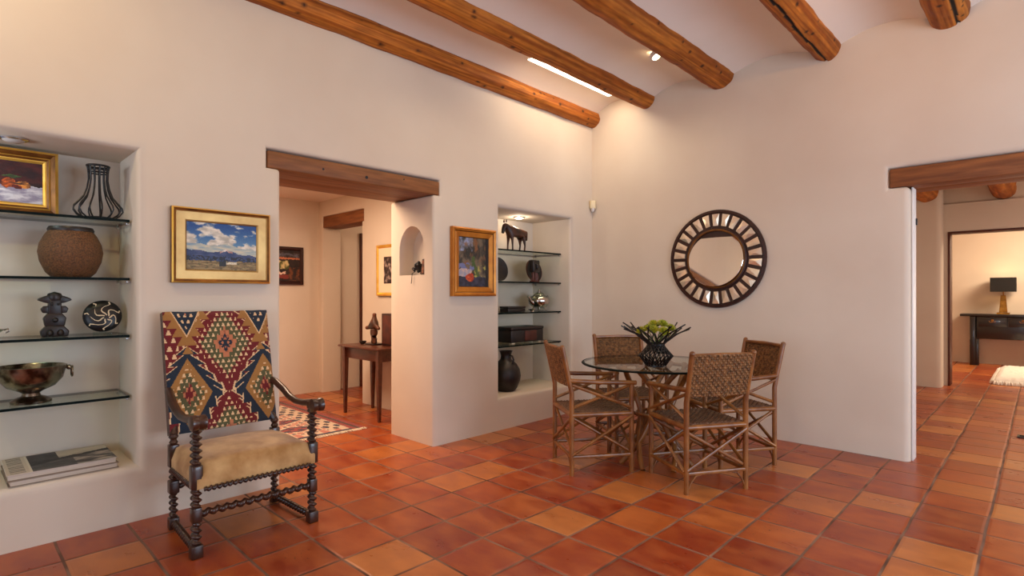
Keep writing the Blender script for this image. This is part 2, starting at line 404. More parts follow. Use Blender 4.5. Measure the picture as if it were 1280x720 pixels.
# vaulted ceiling carried by the logs
LX = [-.75, .02, .67, 1.45, 2.33, 3.11, 3.90, 4.68, 5.46, 6.24, 7.0]
bm = bmesh.new(); row = []
for a, b in zip(LX, LX[1:]):
    for i in range(14):
        t = i/14; row.append((a+(b-a)*t, 3.185+.135*max(0, math.sin(PI*t))**.75))
row.append((LX[-1], 3.19))
lo = [[bm.verts.new((x, y, z)) for x, z in row] for y in (-8.9, .02)]
hi = [[bm.verts.new((x, y, 3.62)) for x, z in row] for y in (-8.9, .02)]
for i in range(len(row)-1):
    bm.faces.new((lo[0][i+1], lo[0][i], lo[1][i], lo[1][i+1])); bm.faces.new((hi[0][i], hi[0][i+1], hi[1][i+1], hi[1][i]))
    bm.faces.new((lo[0][i], lo[0][i+1], hi[0][i+1], hi[0][i])); bm.faces.new((lo[1][i+1], lo[1][i], hi[1][i], hi[1][i+1]))
finish('ceiling', bm, CEIL, 60)

# passage room on the left
W = lambda name, *a, **k: struct(MB().box(*a, **k).build(name, WALL, smooth=40))
HX = -3.1
W('wall_passage_far', HX-.3, HX, -6.4, -1.60, 0, 2.437)
W('wall_passage_front', HX-.3, -.62, -6.7, -6.4, 0, 2.437)
bm = bmesh.new()
cells_into(bm, [-3.1, -3.01, -2.055, -2.02, -.62], [-1.64, -1.38], [0, 2.095, 2.24, 2.437],
           lambda x, y, z: not ((-3.01 < x < -2.055 and z < 2.095) or (-3.01 < x < -2.02 and 2.095 < z < 2.24)), seams=((2, 0), (2, 2.437), (0, -.62), (0, -3.1)), bev=.015, seg=3)
finish('wall_passage_back', bm, WALL)
W('wall_alcove_left', -3.40, -3.10, -1.60, .7, 0, 2.437)
W('wall_alcove_back', -3.1, -.62, .4, .7, 0, 2.437)
struct(MB().box(HX-.3, -.62, -6.7, .7, 2.437, 2.6).build('ceiling_passage', CEIL))

# rear hall and the room beyond
PY, DY = 4.25, 4.57
W('wall_hall_left', 1.2, 1.5, .4, 8.1, 0, 2.9)
W('wall_hall_right', 6.6, 6.9, .4, 8.1, 0, 2.9)
bm = bmesh.new(); cells_into(bm, [1.5, 2.615], [PY, DY], [0, 2.9], lambda *a: True, seams=((2, 0), (2, 2.9), (0, 1.5)), bev=.06, seg=5)
finish('wall_hall_pier', bm, WALL)
bm = bmesh.new()
cells_into(bm, [1.5, 2.655, 4.4, 6.6], [DY, DY+.06, DY+.24], [0, 2.105, 2.483, 2.9],
           lambda x, y, z: not ((2.655 < x < 4.4 and z < 2.105) or (z > 2.483 and y < DY+.06)), bev=0)
finish('wall_hall_back', bm, WALL)
W('wall_far', 1.2, 6.9, 8.1, 8.4, 0, 2.9)
struct(MB().box(1.2, 6.9, .4, 8.4, 2.83, 3.0).build('ceiling_hall', CEIL))
# thin wooden frame around the far doorway
fr = MB(); fr.box(2.655, 2.68, DY-.012, DY+.25, 0, 2.105, .004); fr.box(4.375, 4.40, DY-.012, DY+.25, 0, 2.105, .004); fr.box(2.68, 4.375, DY-.012, DY+.25, 2.08, 2.105, .004)
struct(fr.build('door_2', DOORW))
# white jamb strip in the wide opening with its dark latch
jb = struct(MB().box(2.882, 2.894, .06, .19, .0, 2.055, .003).build('door_1', WHITE))
MB().box(2.894, 2.904, .165, .195, 1.78, 1.83, .003).build('latch', BLACKM, jb)
# dark door standing in the alcove
dd = struct(MB().box(-3.1, -3.06, -1.06, -.22, .005, 2.08, .004).build('door_3', DOORW))
MB().sphere((-3.03, -.98, 1.02), .025).build('door_knob', GOLDD, dd)

# ------------------------------------------------------------------ timber
def beam_box(name, m, label, x0, x1, y0, y1, z0, z1):
    mb = MB(); mb.box(x0, x1, y0, y1, z0, z1, .008, 2); return tag(mb.build(name, m), label, 'beam')
LG = 'flat timber lintels over the openings'
t = thing('door_lintel', 'wide brown timber lintel over the opening behind the carved armchair', 'lintel', (-.3, -2.84, 2.07))
for x0, x1 in ((.015, .298), (-.29, .005)):
    b = MB(); b.box(x0, x1, -.70, .70, .0 if x0 > 0 else .004, .112, .008)
    if x0 > 0:
        for y, z, r in ((-.32, .05, .008), (.02, .045, .012), (.35, .08, .006)): b.tube([(.2965, y, z), (.3, y, z)], r, 10, mi=1)
    b.build('plank', [LINT, BLACKM], t)
t = thing('door_lintel', 'brown timber lintel over the wide opening beside the round mirror', 'lintel', (3.69, .2, 2.06))
for y0, y1 in ((-.195, -.003), (.003, .195)): MB().box(-.935, .935, y0, y1, 0, .14, .008).build('plank', LINTB, t)
beam_box('door_lintel', LINTB, 'short timber lintel over the inner doorway, behind the small desk', -3.0, -2.03, -1.635, -1.39, 2.097, 2.237)

LOG_A, LOG_B, LOG_K, LOG_C = (188, 116, 42), (138, 72, 20), (52, 26, 12), (16, 9, 7)
def viga(x0, z0, r, label, seed, y0=-8.55, y1=.06, crack=None, knots=110, group='round ceiling logs', name='ceiling_log', nr=88, nl=380, tilt=0.):
    rnd = random.Random(seed); kn = [(rnd.uniform(y0, y1), rnd.uniform(0, 2*PI), rnd.uniform(.006, .013)) for _ in range(knots)]
    bm = bmesh.new(); lay = bm.verts.layers.float_color.new('Col'); rings = []
    for i in range(nl+1):
        t = i/nl; t = 1-(1-t)**1.8; y = y0+(y1-y0)*t; ring = []     # rows crowd towards the wall end
        for j in range(nr):
            a = 2*PI*j/nr
            rr = r*(1+.06*nz(seed+math.cos(a)*.7, y*1.1, math.sin(a)*.7, 2)+.07*nz(seed*3+math.cos(a)*1.1, y*3.1, math.sin(a)*1.1, 2)+.02*nz(seed*5+math.cos(a)*2, y*9, math.sin(a)*2, 2))
            g = nz(math.cos(a)*2+seed, y*.9, math.sin(a)*2, 3)*.9+nz(math.cos(a)*9, y*1.1, math.sin(a)*9+seed, 3)*.9
            c = mixc(LOG_A, LOG_B, .5+g)
            for ky, ka, kr in kn:
                da = (a-ka+PI) % (2*PI)-PI; d2 = ((y-ky)/1.3)**2+(da*r)**2
                if d2 < (kr*2.2)**2:
                    d = math.sqrt(d2)/kr; c = mixc(LOG_K, c, (d-.5)/1.1)
            if crack:
                ca, amp, w = crack; p = ca+amp*nz(seed*7, y*1.2, 0, 3); da = abs((a-p+PI) % (2*PI)-PI)*r
                if da < w: c = LOG_C; rr -= .016*(1-da/w)
            v = bm.verts.new((x0+rr*math.cos(a), y, z0+tilt*(y1-y)+rr*math.sin(a))); v[lay] = (*lin(c), 1); ring.append(v)
        rings.append(ring)
    for a, b in zip(rings, rings[1:]):
        for j in range(nr): bm.faces.new((a[j], a[(j+1) % nr], b[(j+1) % nr], b[j]))
    bm.faces.new(rings[0][::-1]); bm.faces.new(rings[-1])
    bmesh.ops.recalc_face_normals(bm, faces=bm.faces[:])
    me = bpy.data.meshes.new(name); bm.to_mesh(me); bm.free(); me.materials.append(LOGM)
    me.polygons.foreach_set('use_smooth', [True]*len(me.polygons))
    o = bpy.data.objects.new(name, me); COL.objects.link(o); return tag(o, label, 'beam', group)
D = math.radians
viga(.02, 3.178, .088, 'round ceiling log lying along the top of the shelf-niche wall', 1)
viga(.67, 3.248, .10, 'round ceiling log beside the bright slot light', 2, crack=(D(-125), .3, .010))
viga(1.45, 3.274, .124, 'thick round ceiling log with the small recessed lamp at its side', 3, crack=(D(-140), .3, .010))
viga(2.33, 3.25, .103, 'round ceiling log with a long black crack, ending above and right of the round mirror', 4, crack=(D(-92), .22, .0105))
viga(3.11, 3.268, .118, 'round ceiling log ending above the wide back opening, cracked near its end', 5, crack=(D(-62), .2, .0105))
viga(2.46, 2.625, .13, 'short round hall log above the white pier, left of its twin', 11, .42, PY+.03, knots=10, group='round logs in the rear hall', name='hall_log', nr=32, nl=60)
viga(3.225, 2.62, .13, 'round hall log above the far doorway, right of its twin', 12, .42, DY+.08, knots=10, group='round logs in the rear hall', name='hall_log', nr=32, nl=60)

# ------------------------------------------------------------------ lamps set in the ceiling and niches
t = thing('slot_light', 'glowing slot light in the ceiling beside a log near the corner', 'ceiling light', (.42, -.795, 3.28))
dm = MB(); ds = []
x_of = lambda i: .33+.23*i/10
vz = lambda x: 3.185+.135*math.sin(PI*(x-.02)/.65)**.75
for yy in (-.62, .62): ds.append([dm.bm.verts.new((x_of(i)-.42, yy, vz(x_of(i))-.004-3.28)) for i in range(11)])
for yy in (-.62, .62): ds.append([dm.bm.verts.new((x_of(i)-.42, yy, vz(x_of(i))+.012-3.28)) for i in range(11)])
for i in range(10):
    dm.bm.faces.new((ds[0][i], ds[0][i+1], ds[1][i+1], ds[1][i])); dm.bm.faces.new((ds[2][i], ds[2][i+1], ds[3][i+1], ds[3][i]))
    for p, q in ((0, 2), (1, 3)): dm.bm.faces.new((ds[p][i], ds[p][i+1], ds[q][i+1], ds[q][i]))
for i in (0, 10): dm.bm.faces.new((ds[0][i], ds[1][i], ds[3][i], ds[2][i]))
dm.build('diffuser', SLOTM, t)
t = thing('eyeball_light', 'small lit eyeball lamp set in the ceiling beside a thick log', 'ceiling light', (1.235, -.80, 3.275))
rot = Matrix.Rotation(D(-28), 4, 'Y')
MB().lathe([(.052, .01), (.055, -.004), (.05, -.016), (.038, -.018), (.036, -.004), (.034, .02), (.05, .02)], 28, mtx=rot, closed=True).build('trim_ring', WHITE, t)
MB().lathe([(0, -.010), (.022, -.012), (.033, -.008), (.034, .006), (0, .008)], 24, mtx=rot).build('bulb', LIGHTM, t)
def puck(name, label, loc, m):
    t = thing(name, label, 'light', loc)
    MB().lathe([(.062, 0), (.062, -.006), (.05, -.012), (.046, -.006), (.045, 0)], 32, closed=True).build('trim_ring', CHROME, t)
    MB().lathe([(.045, -.001), (.045, -.012), (.03, -.02), (0, -.022)], 28).build('lens', m, t)
puck('niche_light', 'round frosted downlight under the top of the niche with the woven pot', (-.2, -4.745, 2.05), PUCKO)
puck('niche_light', 'small lit downlight above the horse figure in the niche', (-.3, -.86, 2.05), PUCKM)

# ------------------------------------------------------------------ shelves
def shelf(label, y0, y1, x0, x1, ztop, th, group):
    t = thing('glass_shelf', label, 'shelf', ((x0+x1)/2, (y0+y1)/2, ztop-th), 0, group)
    hx, hy = (x1-x0)/2, (y1-y0)/2
    g = MB(); g.box(-hx, hx, -hy, hy, 0, th)
    for f in g.bm.faces: f.material_index = 0 if abs(f.calc_center_median().z-th/2) > th*.4 else 1
    g.build('pane', [GLASS, GEDGE], t, smooth=0)
    for sy in (-1, 1):
        for px in (-hx+.05, hx-.03):
            MB().tube([(px, sy*(hy-.012), -.008), (px, sy*(hy+.008), -.008)], .007, 10).build('shelf_pin', CHROME, t)
SL = [1.672, 1.343, 1.022, .679]
nm = ['topmost glass shelf of the niche with the woven pot, carrying a painting', 'glass shelf carrying the round woven pot', 'glass shelf carrying the carved figure and the black swirled disc', 'lowest glass shelf of its niche, carrying the footed silver bowl']
for z, l in zip(SL, nm): shelf(l, -5.585, -4.262, -.445, -.12, z, .014, 'glass shelves of the left niche')
SR = [1.688, 1.376, 1.072, .752]
nm = ['glass shelf under the small horse figure', 'glass shelf under two dark discs and a small figure', 'glass shelf under the silver teapot', 'glass shelf under the dark wooden chest']
for z, l in zip(SR, nm): shelf(l, -1.42, -.384, -.545, -.13, z, .014, 'glass shelves of the niche by the corner')

# ------------------------------------------------------------------ pictures
def framed(name, label, w, h, bands, canvas, loc, rotz, nu=90, nv=60, lean=0., mats=None):
    """local: X to the right, Z up from the frame's bottom, front towards -Y; bands = [(inset, depth, material)...]"""
    t = thing(name, label, 'picture', loc, rotz); t.rotation_euler = (lean, 0, rotz)
    fb = MB(); prev = None; ms = []
    for ins, dep, m in bands:
        if m not in ms: ms.append(m)
        r = [fb.bm.verts.new(p) for p in ((-w/2+ins, -dep, ins), (w/2-ins, -dep, ins), (w/2-ins, -dep, h-ins), (-w/2+ins, -dep, h-ins))]
        if prev:
            for k in range(4):
                f = fb.bm.faces.new((prev[k], prev[(k+1) % 4], r[(k+1) % 4], r[k])); f.material_index = ms.index(m)
        else: first = r
        prev = r
    fb.bm.faces.new(prev)      # back plate behind the canvas
    fb.bm.faces.new(first[::-1])
    fb.build('frame', ms, t, smooth=0)
    ins, dep = bands[-1][0], bands[-1][1]
    painted('canvas', canvas, lambda u, v: (-w/2+ins+(w-2*ins)*u, -dep-.002, ins+(h-2*ins)*v), nu, nv, PAINT, t)
    return t

def landscape(u, v):
    ridge = .43-.12*u+.05*nz(u*5, 3.1)+.16*max(0, 1-abs(u-.55)/.17)*.5
    low = .19+.02*nz(u*14, 9)
    if v < low:
        c = mixc((118, 98, 66), (160, 140, 96), .5+nz(u*8, v*30, 2)*1.2)
        if abs(u-.63) < .08 and .12 < v < .17: c = (226, 216, 190)
        if abs(u-.5) < .05 and v > .08: c = (38, 44, 52)
        return mixc(c, (60, 66, 42), .5 if nz(u*20, v*40, 7) > .25 else 0)
    if v < ridge:
        if v < low+.1 and nz(u*22, v*18, 4) > -.05: return (34, 42, 56)
        c = mixc((44, 62, 104), (70, 84, 124), .5+nz(u*9, v*14, 1))
        if abs(u-.55) < .09 and v > ridge-.04: c = mixc((240, 232, 222), (170, 130, 120), abs(u-.53)*14)
        return c
    n = nz(u*3.2+2, v*5.2, 8, 5)*1.3+.52-(v-.7)*1.0+.12-.4*max(0, min(1, (u-.55)/.25))
    sky = mixc((120, 164, 190), (28, 74, 140), (v-.35)*1.7)
    if v < ridge+.14: return mixc((206, 200, 176), sky, .25+nz(u*6, v*20, 3)*.6)
    return mixc(sky, mixc((176, 172, 160), (236, 228, 212), .6+nz(u*8, v*11, 6)), (n-.25)*3.5)
def still_garden(u, v):
    u, v = u+.035*nz(u*7, v*7, 31), v+.03*nz(u*8, v*8, 47)
    c = mixc((44, 40, 34), (112, 96, 76), .5+nz(u*5, v*3.5, 1, 4)*1.6)
    if v > .72 and u < .45: c = mixc(c, (146, 156, 190), .55+nz(u*9, v*6, 2))
    if v > .45: c = mixc(c, (128, 82, 48), max(0, nz(u*6, v*6, 11))*1.6)
    if abs(u-.56-.08*math.sin(v*9)) < .06 and .2 < v < .62: c = (70, 88, 40)
    if .2 < v < .45 and u > .5: c = mixc(c, (176, 168, 84), max(0, nz(u*8, v*9, 5))*2)
    if v < .36 and u < .42: c = mixc((216, 176, 150), (150, 150, 170), .5+nz(u*7, v*9, 6))
    if .36 < v < .48 and u < .5 and nz(u*5, v*8, 4) > -.1: c = (110, 116, 158)
    if v < .2: c = mixc((62, 62, 82), (30, 30, 42), .5+nz(u*6, v*8, 3))
    if ((u-.37)/.14)**2+((v-.19)/.085)**2 < 1: c = mixc((214, 92, 36), (140, 36, 18), .3+(u-.3)*2.2+nz(u*14, v*14, 2)*.7)
    if u > .9: c = mixc(c, (12, 12, 18), .85)
    return c
def still_table(u, v):
    u, v = u+.03*nz(u*7, v*7, 31), v+.03*nz(u*8, v*8, 47)
    c = mixc((38, 10, 8), (84, 24, 14), .5+nz(u*4, v*4, 3))
    if v < .42+.05*nz(u*5, 1): c = mixc((220, 214, 212), (150, 140, 154), .5+nz(u*7, v*10, 2)*1.3)
    if u < .66 and .5 < v < .78 and ((u-.5)/.13)**2+((v-.66)/.13)**2 < 1: c = mixc((176, 190, 206), (50, 62, 90), .5+nz(u*12, v*12, 5)*1.5)
    for cu, cv, ru, rv, col in ((.72, .46, .075, .11, (222, 98, 22)), (.84, .44, .06, .09, (238, 150, 60)), (.79, .38, .04, .05, (150, 40, 16)), (.36, .55, .09, .12, (196, 116, 40)), (.58, .45, .05, .11, (146, 142, 62)), (.75, .63, .09, .05, (64, 92, 40)), (.2, .48, .1, .12, (120, 30, 24))):
        if ((u-cu)/ru)**2+((v-cv)/rv)**2 < 1+.4*nz(u*14, v*14, 1): c = mixc(col, (40, 20, 14), .35+nz(u*16, v*16, 3)*.9)
    return c
def dark_scene(u, v):
    u, v = u+.04*nz(u*6, v*6, 31), v+.035*nz(u*7, v*7, 47)
    c = mixc((22, 14, 12), (48, 28, 22), .5+nz(u*5, v*6, 1))
    if .78 < v < .92: c = mixc(c, (92, 92, 104), .5+nz(u*6, v*10, 2))
    if abs(v-.74) < .03 and u > .1: c = (186, 112, 74)
    if .4 < v < .66 and .15 < u < .62: c = mixc((70, 74, 28), (206, 186, 130), .5+nz(u*6, v*4, 3)*2)
    if .22 < v < .30 and u < .5: c = (226, 190, 168)
    if .08 < v < .2 and u < .6: c = (122, 44, 34)
    if u > .6 and v < .45: c = mixc(c, (110, 60, 30), .5+nz(u*8, v*9, 7)*1.5)
    return c
def print_scene(u, v):
    if .24 < u < .76 and .2 < v < .8:
        return mixc((40, 26, 22), (178, 160, 150), .25+nz(u*7, v*7, 3)*1.6)
    return (236, 216, 186)
framed('landscape_painting', 'mountain landscape under clouds in a wide pale gold frame above the armchair', .552, .438,
       [(0, 0, GOLDD), (0, .032, GOLDD), (.008, .04, GOLD), (.02, .034, GOLDD), (.024, .026, GOLDP), (.07, .024, GOLDP), (.078, .014, GOLDP), (.08, .012, GOLDD)], landscape, (.004, -3.817, 1.318), PI/2, 120, 80)
framed('still_life_painting', 'still life with a red fruit in an orange gold frame, by the corner niche', .51, .59,
       [(0, 0, ORGOLD), (0, .035, ORGOLD), (.012, .045, ORGOLD), (.03, .036, ORGOLD), (.036, .030, GOLDD), (.042, .032, ORGOLD), (.078, .022, ORGOLD), (.084, .014, GOLDD)], still_garden, (.004, -1.776, 1.235), PI/2, 70, 90)
framed('fruit_painting', 'still life of orange fruit in a bright gold frame standing on the top shelf', .62, .352,
       [(0, 0, GOLDD), (0, .03, GOLD), (.014, .042, GOLD), (.026, .034, GOLDD), (.034, .026, GOLDD), (.04, .03, GOLD), (.05, .024, GOLDD), (.056, .024, GOLD), (.066, .014, GOLD)], still_table, (-.345, -4.862, 1.6735), PI/2, 110, 70, lean=-.05)
framed('dark_painting', 'small dark painting in a dark red frame on the passage wall', .44, .466,
       [(0, 0, DKFR), (0, .025, DKFR), (.03, .03, DKFR), (.045, .012, DKFR)], dark_scene, (HX+.004, -2.08, 1.37), PI/2, 50, 60)
framed('framed_print', 'small print with a wide cream mount in a gold frame above the desk', .50, .555,
       [(0, 0, GOLDD), (0, .025, GOLDD), (.02, .03, GOLD), (.035, .012, GOLD)], print_scene, (-1.46, -1.644, 1.235), 0, 60, 60)

# ------------------------------------------------------------------ carved armchair
def kilim_back(u, v):
    RED, NAVY, GLD, GRN, CRM, PNK = (108, 16, 24), (20, 36, 54), (160, 112, 56), (84, 82, 50), (228, 192, 146), (192, 120, 84)
    uu = u*1.04; f = lambda x: abs((x % 1)-.5)*2
    dm = lambda cu, cv, hu, hv: abs(uu-cu)/hu+abs(v-cv)/hv
    st = round(v*26)/26; ds = lambda cu, cv, hu, hv: abs(uu-cu)/hu+abs(st-cv)/hv      # stepped edge
    def tri(n, m, ph=0.):                      # rows of small upright triangles
        y = v*n; row = math.floor(y); fy = y-row; x = (uu*m+.5*(row % 2)+ph) % 1; return abs(x-.5) < .34*(1-fy) and .08 < fy < .7
    teeth = lambda n: 1-((v*n) % 1)
    for cu in (.20, .925):                     # upper corners: navy half-diamonds in a toothed gold border
        d = dm(cu, 1.07, .19, .31)
        if d < .88:
            if d < .34: return PNK if tri(26, 20) else NAVY
            return CRM if (.36 < d < .72 and tri(19, 17, .2)) else NAVY
        if d < .94: return CRM
        if d < 1.14+.5*teeth(14): return GLD if d > 1.0 or not tri(20, 18) else CRM
    for cu in (.19, .945):                     # gold diamonds at the sides
        d = dm(cu, .31, .225, .31)
        if d < .95:
            q = ds(cu, .31, .225, .31)
            if q < .34: return RED if (tri(22, 22) or q < .16) else (GRN if q > .26 else PNK)
            if q < .6: return CRM if tri(20, 18, .3) and q > .42 else GRN
            if q < .74 and tri(20, 18, .3): return CRM
            return GLD
        if d < 1.0: return NAVY
        if v < .74:
            w = 1.16+.34*teeth(11)
            if d < w: return NAVY
            if d < w+.055: return CRM
    for cu, cv in ((.565, .72), (.565, -.08)):     # centre medallions
        d, q = dm(cu, cv, .37, .40), ds(cu, cv, .37, .40)
        if d < .2:
            dx, dy = abs(uu-cu), abs(v-cv)
            return NAVY if (abs(dx-dy*.9) < .013 or (dx < .02 and dy < .03) or (d > .12 and min(dx, dy) < .02)) else PNK
        if q < .34: return PNK if q > .24 or tri(24, 20) else (168, 98, 66)
        if q < .68: return CRM if tri(22, 19, .43) and q > .4 else GRN
        if q < .86: return CRM if tri(22, 19, .43) else RED
        if d < 1.0+.12*teeth(13): return RED
        if d < 1.05+.12*teeth(13): return CRM
    d = dm(.565, .315, .13, .07)
    if d < 1: return RED if d < .5 else (CRM if d < .62 else NAVY)
    if v < .52: return NAVY if dm(.565, .315, .3, .3) < 1 else RED
    return CRM if (tri(15, 13) and (uu < .12 or uu > .95)) else RED

t = thing('carved_armchair', 'high-backed carved armchair with a red kilim back and tan velvet seat', 'chair', (.467, -3.872, 0))
A, B2 = .235, -.212            # front and rear leg x
HF, HB = .288, .268
for s in (-1, 1):
    l = MB(); y = s*HF
    l.box(A-.026, A+.026, y-.026, y+.026, 0, .062, .005); l.twist((A, y, .062), (A, y, .168), .019, .031, .36)
    l.box(A-.022, A+.022, y-.022, y+.022, .168, .238, .006); l.twist((A, y, .238), (A, y, .327), .019, .031, .36)
    l.box(A-.025, A+.025, y-.025, y+.025, .325, .44, .008); l.twist((A, y, .44), (A, y, .632), .02, .031, .36)
    l.build('leg', DKWOOD, t)
    l = MB(); y = s*HB
    l.box(B2-.024, B2+.024, y-.024, y+.024, 0, .062, .005); l.twist((B2, y, .062), (B2, y, .19), .017, .031, .36)
    l.box(B2-.024, B2+.024, y-.024, y+.024, .19, .26, .006); l.twist((B2, y, .26), (B2, y, .33), .017, .031, .36)
    l.box(B2-.024, B2+.024, y-.024, y+.024, .33, .45, .006)
    l.lathe([(.014, .45), (.022, .46), (.014, .475), (.024, .49), (.018, .505)], 14, (B2, y, 0))
    l.tube([(B2, y, .5), (B2-.05, y*.86, .6), (B2-.09, y*.86, .8), (B2-.165, y*.86, 1.13)], .018, 8); l.build('leg', DKWOOD, t)
    a = MB(); ya = s*.292
    pts = [(B2-.07, s*.275, .735), (B2-.02, s*.282, .722), (-.14, ya, .685), (-.06, ya, .652), (.03, ya, .636), (.13, ya, .64), (.21, ya, .652), (.275, ya, .662)]
    a.tube(pts, [.018, .022, .022, .021, .021, .022, .024, .022], 12, .85)
    a.box(A-.026, A+.026, ya-.026, ya+.026, .62, .665, .008)
    m = Matrix.Translation((.282, ya, .648)) @ Matrix.Rotation(PI/2, 4, 'X')
    a.lathe([(0, -.036), (.024, -.036), (.036, -.03), (.036, -.012), (.03, 0), (.036, .012), (.036, .03), (.024, .036), (0, .036)], 20, mtx=m)
    a.build('arm', DKWOOD, t)
    MB().twist((A, s*HF, .034), (B2, s*HB, .034), .015, .03, .3).build('stretcher', DKWOOD, t)
MB().twist((A, -HF, .205), (A, HF, .205), .016, .042, .32).build('stretcher', DKWOOD, t)
MB().twist((B2, -HB, .225), (B2, HB, .225), .015, .042, .3).build('stretcher', DKWOOD, t)
sr = MB(); sr.box(B2, A, -HB, HB, .325, .36, .004); sr.build('seat_frame', DKWOOD, t)
cu = bmesh.new(); bmesh.ops.create_grid(cu, x_segments=26, y_segments=30, size=1); bmesh.ops.extrude_face_region(cu, geom=cu.faces[:])
cu.free()
sc = MB(); n1, n2 = 22, 26
def cush(u, v, top):
    x = -.232+.495*u; y = (-.283+.566*v)*(1+.03*u); e = min(u, 1-u)*.495; g = min(v, 1-v)*.566; rr = .045
    k = lambda d: math.sqrt(max(0, 1-(1-min(1, d/rr))**2))
    h = k(e)*k(g); dome = math.sin(PI*u)**.7*math.sin(PI*v)**.7 if top else 0
    z = .44-.06*(1-h)+.032*dome+.004*nz(u*4, v*4, 1) if top else .343
    if top and (u in (0, 1) or v in (0, 1)): z = .375
    return (x, y, z)
gt = [[sc.bm.verts.new(cush(i/n1, j/n2, True)) for i in range(n1+1)] for j in range(n2+1)]
for j in range(n2):
    for i in range(n1): sc.bm.faces.new((gt[j][i], gt[j][i+1], gt[j+1][i+1], gt[j+1][i]))
ring = [gt[0][i] for i in range(n1+1)]+[gt[j][n1] for j in range(1, n2+1)]+[gt[n2][i] for i in range(n1-1, -1, -1)]+[gt[j][0] for j in range(n2-1, 0, -1)]
lw = [sc.bm.verts.new((v.co.x, v.co.y, .328)) for v in ring]
for a in range(len(ring)): b = (a+1) % len(ring); sc.bm.faces.new((ring[b], ring[a], lw[a], lw[b]))
sc.bm.faces.new(lw[::-1]); sc.build('seat_cushion', VELVET, t, smooth=60)
fg = MB()
for p, q in (((.268, -.262, .326), (.268, .262, .326)), ((.20, -.292, .326), (-.18, -.285, .326)), ((.20, .292, .326), (-.18, .285, .326))): fg.twist(p, q, .0105, .024, .4, 10)
fg.build('seat_fringe', DKWOOD, t)
# back panel leans away from the seat
def kp(u, v): 
    e = .012*(1-min(1, min(u, 1-u, v, 1-v)/.03)); return (-.205-.15*v-e*.9, -.283+.566*u, .497+.655*v+.004*nz(u*7, v*2, 3)*(v > .97))
painted('back_panel', kilim_back, kp, 150, 170, KILIM, t, thick=(-.05, 0, -.011), smooth=50, rimc=(.06, .025, .015, 1))

# ------------------------------------------------------------------ rattan chairs
def woven(w, h, nx, ny, th=.004):
    """strips over and under each other in the local u,v plane; returns list of (strip points, width axis)"""
    mb = MB(); gapx, gapy = w/nx, h/ny
    def strip(pts, half, ax):
        pr = None
        for p in pts:
            q = [mb.bm.verts.new(p+ax*half), mb.bm.verts.new(p-ax*half)]; q += [mb.bm.verts.new(p-ax*half+Vector((0, 0, th))), mb.bm.verts.new(p+ax*half+Vector((0, 0, th)))]
            if pr:
                for k in range(4): mb.bm.faces.new((pr[k], pr[(k+1) % 4], q[(k+1) % 4], q[k]))
            pr = q
    for i in range(nx):
        x = (i+.5)*gapx-w/2; pts = [Vector((x, (j/2)*gapy-h/2, .005*math.cos(PI*(j/2-.5)+PI*i))) for j in range(2*ny+1)]; strip(pts, gapx*.40, Vector((1, 0, 0)))
    for j in range(ny):
        y = (j+.5)*gapy-h/2; pts = [Vector(((i/2)*gapx-w/2, y, -.005*math.cos(PI*(i/2-.5)+PI*j))) for i in range(2*nx+1)]; strip(pts, gapy*.40, Vector((0, 1, 0)))
    return mb
